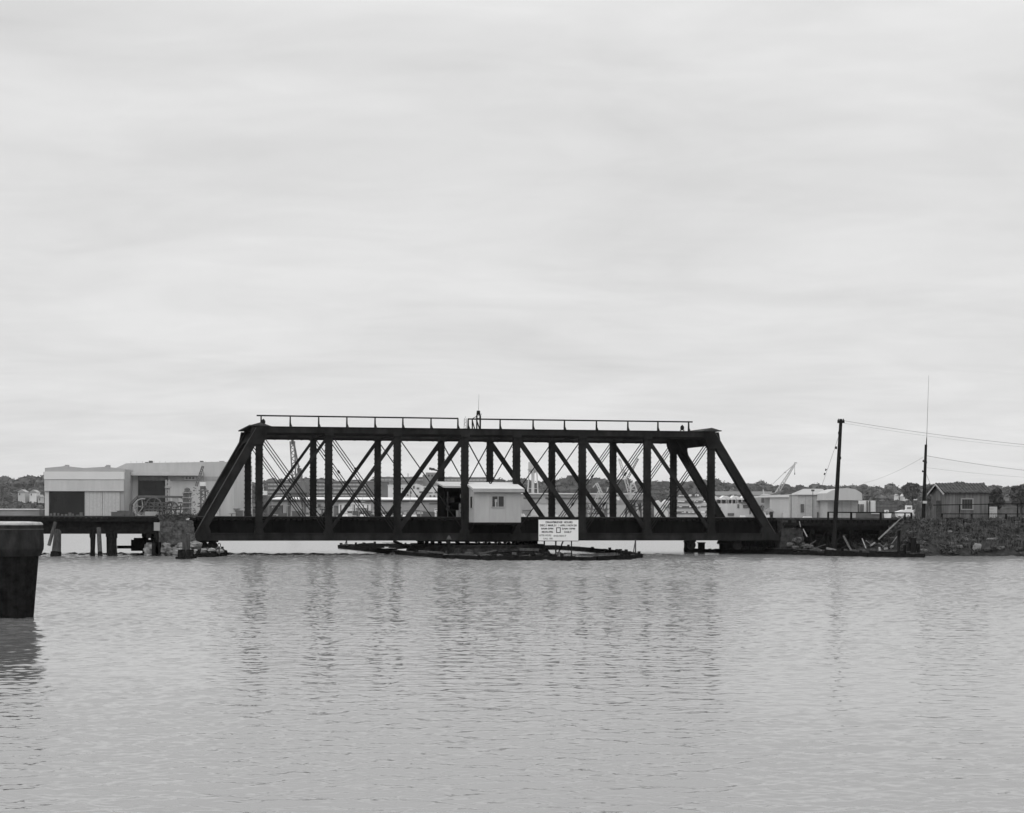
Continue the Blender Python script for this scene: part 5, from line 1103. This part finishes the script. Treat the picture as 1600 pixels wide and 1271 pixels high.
# ------------------------------------------------------------------ right approach, bank and shack
def bank_h(px, Y):
    """height of the bank under the photo column px at distance Y"""
    return None
def right_side():
    # bank heightfield in world XY
    nx, ny = 110, 60; vs = []; fs = []
    X0, X1 = P(1226, 800, 158).x, 120.0
    def front(x):           # where the water's edge lies
        px = 800 + x / 152 * F
        return interp(px, [(1150, 176), (1240, 172), (1270, 160), (1400, 156), (1428, 149.5), (1470, 151.5), (1560, 151.5), (1760, 150), (3000, 120)])
    def hgt(x, Y):
        px = 800 + x / 155 * F; d = Y - front(x)
        top = interp(px, [(1226, 1.7), (1400, 1.9), (1425, 2.35), (1460, 2.62), (1540, 2.65), (1800, 2.7)])
        run = interp(px, [(1226, 7), (1400, 9), (1430, 5.5), (1560, 6.5), (3000, 9)])
        k = min(1, max(-.35, d / run)); z = top * (math.copysign(abs(k) ** .75, k)) 
        z = min(z, -.4 + 3.2 * max(0, min(1, (x - X0 + 1.0) / 3.5)), -.4 + 3.2 * max(0, (212 - Y) / 12))
        return z + .12 * math.sin(x * 1.7 + Y) * math.sin(Y * 1.3) * (1 if 0 < d < run * 1.4 else .3) + .05 * math.sin(x * 5.1) * math.sin(Y * 4.3)
    for j in range(ny + 1):
        for i in range(nx + 1):
            x = X0 + (X1 - X0) * (i / nx) ** 1.7; Y = 140 + (j / ny) ** 1.6 * 110; vs.append((x, Y, hgt(x, Y)))
    for j in range(ny):
        for i in range(nx): a = j * (nx + 1) + i; fs.append((a, a + 1, a + nx + 2, a + nx + 1))
    b = MB(); b.add(vs, fs); tag(b.build('bank', 'earth', None, True), kind='structure')
    # approach trestle on the shore side
    u0 = B(1221, 820, 0)[0] + .05; u1 = B(1428, 820, 0)[0]; zt = 2.74
    T = thing('shore_trestle', 'decayed dark timber trestle from the stepped pier to the overgrown bank', 'trestle', BW((u0, 0, 0)), TH); Lg = u1 - u0
    b = MB(); x = 0
    while x < Lg: b.box(x, x + .27, random.uniform(-.35, .1), WB - .2, zt - .25 - random.uniform(0, .03), zt - random.uniform(0, .05)); x += .43
    b.build('cross_tie', 'deck', T)
    for w in (.15, 3.0, 6.0, WB - .5): MB().box(0, Lg, w, w + .32, zt - .85, zt - .26).build('stringer', 'deck', T)
    for w in (1.9, 3.34, 6.8, 8.24): MB().box(0, Lg, w - .035, w + .035, zt, zt + .13).build('rail', 'ironlite', T)
    b = MB(); b.beam((0, -.3, zt - .35), (Lg * .55, -.4, zt - .42), .26, .3, (0, 1, 0)); b.beam((Lg * .4, -.35, zt - .5), (Lg, -.2, zt - .28), .2, .2); b.build('fascia_beam', 'deck', T)
    for px in (1268, 1294, 1330, 1376, 1404):
        u = B(px, 850, 0)[0] - u0
        for k in range(4): MB().tube((u + random.uniform(-.15, .15), .2 + k * 3, -.8), (u, .2 + k * 3, zt - .8), .17, .15, 10).build('pile', 'wet' if px != 1330 else 'deck', T)
        MB().box(u - .18, u + .18, -.2, WB - .2, zt - 1.15, zt - .86).build('bent_cap', 'deck', T)
        MB().beam((u + .3, -.05, .3), (u - 1.1 if px in (1330, 1404) else u + 1.2, -.05, zt - .9), .14, .12).build('raker', 'deck', T)
    # handrail
    zr = zt + .50
    r = MB(); r.beam((B(1293, 801, -.1)[0] - u0, -.1, B(1293, 800.6, -.1)[2]), (B(1425, 802, -.1)[0] - u0, -.1, B(1425, 801.9, -.1)[2]), .09, .09); rl = r.build('handrail', 'deck', T)
    for px in (1294, 1330, 1376, 1414, 1424): u = B(px, 805, -.1)[0] - u0; MB().beam((u, -.1, zt - .3), (u, -.1, B(px, 801.2, -.1)[2]), .13 if px != 1414 else .07, .13).build('railing_post', 'deck', rl)
    # right fender
    pts = [(P(1196, 862, 158).x, 158), (P(1290, 866, 151.5).x, 151.5), (P(1360, 868, 148).x, 148), (P(1444, 871, 146.3).x, 146.3)]
    logs('channel_fender', 'long low timber channel fender with pale capping before the shore trestle', 'fender', pts, ztop=.50, wob=.2)
    logs('inner_fender', 'dark submerged-looking fender timbers under the shoreward end of the bridge', 'fender', [(P(1072, 860, 166).x, 166), (P(1120, 862, 163).x, 163), (P(1196, 863, 158.5).x, 158.5)], ztop=.28, m2='wet')
    for (px, py, Y, w, lb) in ((1077, 853, 166, .8, 'dark box on the fender at the outer end below the last panel'), (1096, 855, 165, .5, 'smaller dark box beside the first one on the inner fender'), (1140, 855, 162, 1.6, 'bulky dark machinery box under the shoreward end floor')):
        p = P(px, 861, Y); o = thing('fender_box', lb, 'box', (p.x, p.y, .3)); h = (862 - py + 6) * Y / F * .62
        MB().box(-w / 2, w / 2, -.4, .5, -.05, h).build('casing', 'wet', o); MB().box(-w / 2 - .06, w / 2 + .06, -.46, .56, h, h + .07).build('lid', 'deck', o)
    # end pile group of the fender
    for i, (px, yt, Y, r, lb) in enumerate(((1427, 841, 146.6, .24, 'thick dark pile topmost at the end of the channel fender'), (1420, 848, 147.2, .15, 'thinner pile just before the thick end pile'), (1413.5, 852, 147.6, .13, 'slim leaning pile third from the fender end'), (1434, 850, 147.2, .16, 'short pile beyond the thick end pile'), (1404, 829, 150, .12, 'tall dark slim post rising to the trestle stringer'))):
        p = P(px, 870, Y); o = thing('end_pile', lb, 'pile', (p.x, p.y, 0)); h = P(px, yt, Y).z; MB().tube((0, 0, -1), (.03, .05, h), r, r * .9, 12).build('shaft', 'wet' if i else 'deck', o); MB().tube((0, 0, .25), (0, 0, .36), r * 1.15, r * 1.15, 12).build('strap', 'ironlite', o)
    # debris
    D = [((1372.5, 843, 151), (1399, 818, 152), .15, 'long pale pole propped against the trestle handrail'), ((1399, 818, 152), (1412, 806, 152.6), .09, 'thin pale spar at the upper end of the propped pole'), ((1347, 842, 152), (1353, 857, 150), .10, 'narrow pale plank standing aslant under the trestle'), ((1353, 845, 152), (1360, 850, 151), .12, 'short grey plank lying on the debris'),
         ((1360, 853, 150.5), (1367, 848, 151), .16, 'stubby pale board tilted on the debris heap'), ((1373, 849, 151), (1384, 857, 150), .12, 'grey board tilted down to the fender'), ((1374, 856, 150), (1374.5, 862, 149.6), .2, 'upright pale block at the fender edge'), ((1381, 858, 150), (1387, 857, 150), .2, 'flat pale stone-like board on the fender edge'),
         ((1255, 827, 155), (1261, 839, 153), .10, 'short bright stick leaning off the stepped pier'), ((1292, 857, 153), (1306, 860, 152), .22, 'broad pale plank on the fender below the utility pole'), ((1318, 838, 153), (1330, 861, 151), .2, 'dark raking timber left of the middle bent'), ((1249, 815, 155.5), (1251, 824, 155.2), .08, 'tiny pale strip hanging from the trestle end'),
         ((1393, 850, 151), (1402, 838, 151.5), .06, 'thin pale lath leaning toward the tall slim post'), ((1264, 852, 154), (1275, 845, 155), .1, 'dark splintered stick beside the pier rubble'), ((1275, 856, 153.5), (1290, 851, 154), .1, 'grey log end beside the pier rubble')]
    for a, c, r_, lb in D:
        p, q = P(*a), P(*c); o = MB().beam((0, 0, 0), q - p, r_ * .72, r_ * .5, (0, 1, 0)).build('debris_plank', 'timberlt' if 'pale' in lb or 'bright' in lb else 'debris'); o.location = p; tag(o, lb, 'plank', 'planks and debris under the shore trestle')
    for k in range(46):
        px = random.uniform(1262, 1400); Y = random.uniform(152, 157); s = random.uniform(.12, .34); p = P(px, 800, Y)
        o = MB().rock((0, 0, 0), (s, s, s * .7), 1, 7).build('shore_rock', 'stonelt' if random.random() < .16 else 'stonedk'); o.location = (p.x, Y, max(hgt(p.x, Y), .2) + .05); tag(o, 'rock lying in the dark debris below the shore trestle', 'rock', 'rocks below the shore trestle')
    # vegetation
    C = []; C2 = []
    def clump(x, Y, z, r, h, n, dst): 
        q = rng.normal(size=(n, 3)); q /= np.linalg.norm(q, axis=1, keepdims=True); q *= rng.uniform(.3, 1.05, (n, 1)); q[:, 2] = np.abs(q[:, 2]); dst.append(q * np.array([r, r, h]) + np.array([x, Y, z]))
    for k in range(1250):
        px = random.uniform(1424, 1840) if k < 1180 else random.uniform(1380, 1430); Y = 149 + random.random() ** 1.3 * 12; x = (px - 800) / F * Y
        if Y < front(x) + .15 or (Y < front(x) + 1.3 and random.random() < .75): continue
        z = hgt(x, Y); edge = min(1, (Y - front(x)) / 3.0)
        r = random.uniform(.18, .42); h = r * random.uniform(.6, 1.1) * (.45 + .55 * edge); clump(x, Y, z - .05, r, h, 95, C if random.random() < .72 else C2)
    for k in range(120):
        px = random.uniform(1290, 1425); Y = random.uniform(158, 168); x = (px - 800) / F * Y; clump(x, Y, hgt(x, Y), random.uniform(.2, .5), random.uniform(.2, .5), 50, C)
    quads_o = quads('bank_undergrowth', np.concatenate(C), .12, 'leaf', aspect=2.4); tag(quads_o, 'dense low scrub covering the bank in front of the shack', 'scrub', kind='stuff')
    quads_o = quads('flowering_undergrowth', np.concatenate(C2), .10, 'leaf2', aspect=2.4); tag(quads_o, 'paler flowering weeds scattered through the bank scrub', 'weeds', kind='stuff')
    b = MB()
    for k in range(1300):
        px = random.uniform(1424, 1700); Y = random.uniform(152, 160); x = (px - 800) / F * Y; z = hgt(x, Y); h = random.uniform(.2, .75); b.beam((x, Y, z), (x + random.uniform(-.15, .15), Y + random.uniform(-.1, .1), z + h), .016, .016)
    tag(b.build('grass_stems', 'leaf2'), 'thin dry stems standing up out of the bank scrub', 'grass', kind='stuff')
    # reeds by pole 2
    b = MB()
    for k in range(150):
        px = random.uniform(1430, 1456); Y = 160; x = (px - 800) / F * Y; b.beam((x, Y + random.uniform(-1, 1), 2.2), (x + random.uniform(-.3, .3), Y, 2.6 + random.uniform(.3, 1.7)), .03, .02)
    tag(b.build('reed_clump', 'leaf2'), 'tall reeds standing around the aerial pole foot', 'reeds', kind='stuff')
    for k in range(13):
        px = random.uniform(1428, 1600); x = (px - 800) / F * 152; Y = front(x) + random.uniform(-.2, 1.2); s = random.uniform(.15, .42)
        o = MB().rock((0, 0, 0), (s, s, s * .6), 1, 8).build('shore_stone', 'stone' if k % 5 == 0 else 'stonedk'); o.location = (x * Y / 152, Y, max(.02, hgt(x, Y)) + .05); tag(o, 'stone at the water edge of the scrubby bank', 'stone', 'stones along the bank edge')
    for (px, py, Y, w, lb) in ((1498, 846, 154, .22, 'small pale scrap caught low in the bank scrub'), (1551, 843, 154, .55, 'pale flat board lying in the scrub near the signboard'), (1484, 831, 155, .2, 'small pale scrap high in the bank scrub'), (1441, 834, 154.5, .16, 'pale scrap in the scrub just past the end pile'), (1527, 855, 152, .35, 'pale jagged rock low on the bank')):
        p = P(px, py, Y); o = MB().rock((0, 0, 0), (w, .15, .1 if 'rock' not in lb else .3), 1, 8).build('pale_scrap', 'timberlt' if 'rock' not in lb else 'stonelt'); o.location = p; tag(o, lb, 'scrap')
    # shack
    Y = 160.0; k = Y / F; gz = 2.45
    a = P(1478, 811, Y); Wd = (1544 - 1478) * k; hE = P(1510, 769.8, Y).z - gz; hR = P(1510, 757.3, Y + 1.6).z - gz; dep = 3.3
    Hs = thing('board_shack', 'weathered vertical-board shack with dark corrugated gable roof behind the scrub', 'shack', (a.x, Y, gz)); 
    sk = -.16     # the gable end turns towards the camera: depth runs back to the left
    def sp(x, y, z): return (x + sk * y, y * .93, z)
    b = MB(); n = 34
    vs = [sp(0, 0, 0), sp(Wd, 0, 0), sp(Wd, dep, 0), sp(0, dep, 0), sp(0, 0, hE), sp(Wd, 0, hE), sp(Wd, dep, hE), sp(0, dep, hE), sp(0, dep / 2, hR), sp(Wd, dep / 2, hR)]
    b.add(vs, [(0, 1, 5, 4), (1, 2, 6, 9, 5), (2, 3, 7, 6), (3, 0, 4, 8, 7)])
    b.build('wall', 'shack', Hs)
    b = MB(); x = .04
    while x < Wd: b.box(x, x + .045, -.03, -.003, .02, hE - .02); x += .21
    y = .1
    while y < dep: p0 = sp(0, y, 0); zt_ = hE + (hR - hE) * (1 - abs(y - dep / 2) / (dep / 2)) - .1; b.box(p0[0] - .03, p0[0] - .004, p0[1], p0[1] + .05, .02, zt_); y += .3
    b.build('batten', 'shack', Hs)
    b = MB(); ov = .2
    for s_ in (0, 1):
        y0, y1 = (-ov, dep / 2) if s_ == 0 else (dep + ov, dep / 2); z0 = hE - (hR - hE) / (dep / 2) * ov
        p = [sp(-.22, y0, z0 + .03), sp(Wd + .22, y0, z0 + .03), sp(Wd + .22, y1, hR + .03), sp(-.22, y1, hR + .03)]; q = [(v[0], v[1], v[2] + .07) for v in p]
        b.add(p + q, [(0, 1, 2, 3), (4, 7, 6, 5), (0, 4, 5, 1), (1, 5, 6, 2), (2, 6, 7, 3), (3, 7, 4, 0)])
        m_ = 15
        for i in range(m_ + 1):
            xx = -.2 + (Wd + .4) * i / m_; A = Vector(sp(xx, y0, z0 + .11)); Cc = Vector(sp(xx, y1, hR + .11)); b.beam(A, Cc, .07, .06, (0, 0, 1))
    b.build('roof', 'shackroof', Hs)
    b = MB()
    for y0, y1 in ((-ov, dep / 2), (dep + ov, dep / 2)):
        A = Vector(sp(-.26, y0, hE - .16)); Cc = Vector(sp(-.26, y1, hR - .01)); b.beam(A, Cc, .13, .05, (-1, 0, 0))
    b.build('barge_board', 'shedw', Hs)
    x0, x1 = (1503 - 1478) * k, (1519 - 1478) * k; zz0, zz1 = P(1510, 795.5, Y).z - gz, P(1510, 780.5, Y).z - gz
    b = MB(); b.box(x0, x1, -.05, -.034, zz0, zz1); wn = b.build('window', 'glass', Hs)
    b = MB()
    for q in ((x0 - .1, x1 + .1, zz1, zz1 + .09), (x0 - .1, x1 + .1, zz0 - .1, zz0), (x0 - .1, x0, zz0, zz1), (x1, x1 + .1, zz0, zz1)): b.box(q[0], q[1], -.07, -.036, q[2], q[3])
    b.build('window_frame', 'shedd', wn)
    b = MB()
    for i in (1, 2, 3): xx = x0 + (x1 - x0) * i / 4; b.box(xx - .012, xx + .012, -.058, -.051, zz0, zz1)
    b.build('glazing_bar', 'dgrey', wn)
    b = MB(); p0, p1 = sp(0, .95, 0), sp(0, 2.1, 0)
    b.add([(p0[0] - .045, p0[1], .05), (p1[0] - .045, p1[1], .05), (p1[0] - .045, p1[1], 1.85), (p0[0] - .045, p0[1], 1.85)], [(0, 1, 2, 3)]); b.build('door', 'debris', Hs)
    # fences
    F1 = thing('pipe_rail_fence', 'dark two-level rail fence crossing in front of the shack', 'fence', P(1472, 812, 158))
    o = P(1472, 812, 158)
    for (xa, ya, xb, yb) in ((1471, 803.2, 1600, 803.4), (1458, 789.6, 1600, 787.2)):
        MB().beam(P(xa, ya, 158) - o, P(xb, yb, 158) - o, .07, .07).build('rail', 'deck', F1)
    for (px, yt, w) in ((1472, 803, .12), (1499, 788, .08), (1518, 803, .14), (1545, 787, .08), (1572, 803, .12), (1590, 787, .08)):
        MB().beam(P(px, yt, 158) - o, P(px, 815, 158) - o, w, w).build('fence_post', 'deck', F1)
    o = thing('bench_plank', 'low dark plank bench by the shack wall', 'bench', P(1493, 813, 157.6)); MB().box(-.8, .6, -.15, .15, .10, .18).build('seat', 'deck', o)
    for x in (-.6, .4): MB().box(x, x + .08, -.12, .12, -.2, .10).build('leg', 'deck', o)
    G = thing('shore_signboard', 'pale board with dark smudged lines past the end of the shack', 'sign', P(1551, 812, 159.5)); k2 = 159.5 / F
    bd = MB().box(-6 * k2, 7 * k2, 0, .05, 1.5 * k2, 20 * k2).build('board', 'shedl', G)
    for yy, w in ((17, 3), (15.3, 2), (11.5, 3.2)): MB().box(-w * k2 - .1, w * k2 * .6, -.006, -.001, yy * k2, (yy + .7) * k2).build('faded_line', 'grey', bd)
    for x in (-5, 6): MB().beam((x * k2, .1, -.4), (x * k2, .1, 19 * k2), .08, .08).build('post', 'deck', G)
    # utility pole with short crossarm
    Y = 153.5; b0 = P(1301.5, 858, Y); t0 = P(1314, 655, Y); U = thing('utility_pole', 'tall slightly leaning utility pole with a stubby crossarm beside the shore trestle', 'utility pole', (b0.x, Y, .2))
    o = Vector((b0.x, Y, .2)); d = t0 - o
    MB().tube((0, 0, -.8), d, .20, .125, 12).build('shaft', 'pole', U)
    c = P(1313.6, 659.5, Y) - o; MB().box(c.x - .27, c.x + .27, c.y - .2, c.y - .05, c.z - .1, c.z + .12).build('crossarm', 'pole', U)
    for x in (-.2, .2): MB().tube((c.x + x, c.y - .12, c.z + .12), (c.x + x, c.y - .12, c.z + .24), .05, .03).build('insulator', 'pole', U)
    for (px, py) in ((1310.6, 677), (1312.5, 716), (1306, 700)):
        q = P(px, py, Y) - o; MB().box(q.x - .06, q.x + .06, q.y - .2, q.y, q.z - .1, q.z + .1).build('step_bolt', 'pole', U)
    # second pole with whip aerial
    Y2 = 158.0; b1 = P(1442, 812, Y2); t1 = P(1446.8, 695, Y2); A = thing('aerial_pole', 'shorter dark pole carrying a long thin whip aerial near the reeds', 'pole', (b1.x, Y2, 2.0)); o2 = Vector((b1.x, Y2, 2.0))
    MB().tube((0, 0, -.2), t1 - o2, .17, .10, 12).build('shaft', 'pole', A)
    MB().tube(t1 - o2 - Vector((0, .1, .3)), P(1448, 684, Y2) - o2, .05, .03).build('aerial_mount', 'pole', A)
    MB().tube(P(1448, 686, Y2) - o2, P(1451.2, 587, Y2) - o2, .022, .012, 6).build('aerial', 'wire', A)
    for (px, py, sx) in ((1442.6, 721, -1), (1447.5, 723, 1), (1441.6, 737, -1)):
        q = P(px, py, Y2) - o2; b = MB(); b.tube((q.x - .12 * sx, q.y, q.z), (q.x + .04, q.y, q.z), .04); b.tube((q.x, q.y, q.z - .06), (q.x, q.y, q.z + .1), .06, .04); b.build('insulator', 'pole', A)
    q = P(1443.3, 785, Y2) - o2; MB().box(q.x - .12, q.x + .2, q.y - .3, q.y - .16, q.z - .1, q.z + .1).build('meter_box', 'shedl', A)
    # wires
    def wire(lb, p, q, sag, r=.016, m='wire'):
        pts = [p.lerp(q, i / 18) - Vector((0, 0, sag * 4 * (i / 18) * (1 - i / 18))) for i in range(19)]; o = MB().path([x - p for x in pts], r, 5).build('overhead_wire', m); o.location = p; tag(o, lb, 'wire')
    wire('upper sagging wire leaving the tall utility pole crossarm', P(1317, 657.5, Y), P(1700, 703, 175), .25, .014)
    wire('wire from the tall pole just below its upper wire', P(1316, 661, Y), P(1700, 706, 175.4), .3, .007)
    wire('wire running away from the side of the aerial pole', P(1448, 712.5, Y2), P(1700, 744, 180), .2, .015)
    wire('faint lower wire leaving the aerial pole', P(1448, 731, Y2), P(1700, 750, 182), .2, .007)
    wire('slack wire dipping from the aerial pole toward the sheds', P(1442, 715, Y2), P(1350, 755, 230), .25, .009)
    wire('steep guy wire coming down from the aerial pole', P(1446, 738, Y2), P(1457, 765, 160), .0, .014)
    wire('steep guy wire from the tall utility pole', P(1311, 680, Y), P(1283, 762, 175), .05, .012)
    b = MB(); p = P(1292, 732, 170); 
    o = thing('guy_insulator', 'two small dark strain insulators on the guy wire beside the tall pole', 'insulator', p)
    for (px, py) in ((1291, 733), (1289, 739.5)): q = P(px, py, 170) - p; q2 = P(px - 1.2, py + 3, 170) - p; MB().tube(q, q2, .07, .05, 8).build('insulator_body', 'pole', o)
right_side()

# ------------------------------------------------------------------ wrapped dolphin at the left edge
def dolphin():
    Y = 61.3; k = Y / F; c = P(20, 900, Y); D = thing('wrapped_dolphin', 'thick pile dolphin with wrapped cap standing in the near water', 'dolphin', (c.x, Y, 0))
    zt = P(20, 818, Y).z; zc = P(20, 858, Y).z; R = 46 * k
    wob = lambda a: 1 + .012 * math.sin(a * 3 + 1) + .008 * math.sin(a * 9)
    b = MB(); b.lathe([(R * .90, zc - .22), (R * 1.0, zc), (R * 1.01, zc + .15), (R * .985, zt - .07), (R * .96, zt - .02), (R * .90, zt)], n=56, wob=wob); b.build('cap', 'capmetal', D, False)
    b = MB(); b.lathe([(R * .985, zt - .05), (R * .97, zt + .0), (R * .90, zt + .04), (R * .5, zt + .06)], n=56, wob=wob); b.build('rim', 'caprim', D)
    b = MB(); b.lathe([(R * .992, zt - .20), (R * 1.0, zt - .19), (R * 1.0, zt - .17), (R * .992, zt - .16)], n=56, wob=wob); b.build('strap', 'ironlite', D)
    for i in range(14):
        a = 2 * PI * i / 14; r = .17; MB().tube(((R * .40) * math.cos(a), (R * .40) * math.sin(a), -1.5), ((R * .70) * math.cos(a), (R * .70) * math.sin(a), zc - .1), r * .95, r, 12).build('pile', 'wet', D)
    MB().tube((0, 0, -1.5), (0, 0, zc), R * .53, R * .84, 28).build('core_pile', 'wet', D)
dolphin()

# ------------------------------------------------------------------ haze
def haze():
    b = MB(); b.box(-1250, 1250, -40, 1900, -2.5, 140)
    m = bpy.data.materials.new('haze_air'); m.use_nodes = True; N = m.node_tree.nodes; Lk = m.node_tree.links
    for n in list(N):
        if n.type == 'BSDF_PRINCIPLED': N.remove(n)
    v = N.new('ShaderNodeVolumePrincipled'); v.inputs['Color'].default_value = (.95, .95, .95, 1); v.inputs['Density'].default_value = .000036; v.inputs['Anisotropy'].default_value = .2
    Lk.new(v.outputs[0], N['Material Output'].inputs['Volume'])
    o = b.build('haze', m); tag(o, 'thin pale haze over the harbour', 'haze', kind='stuff')
haze()
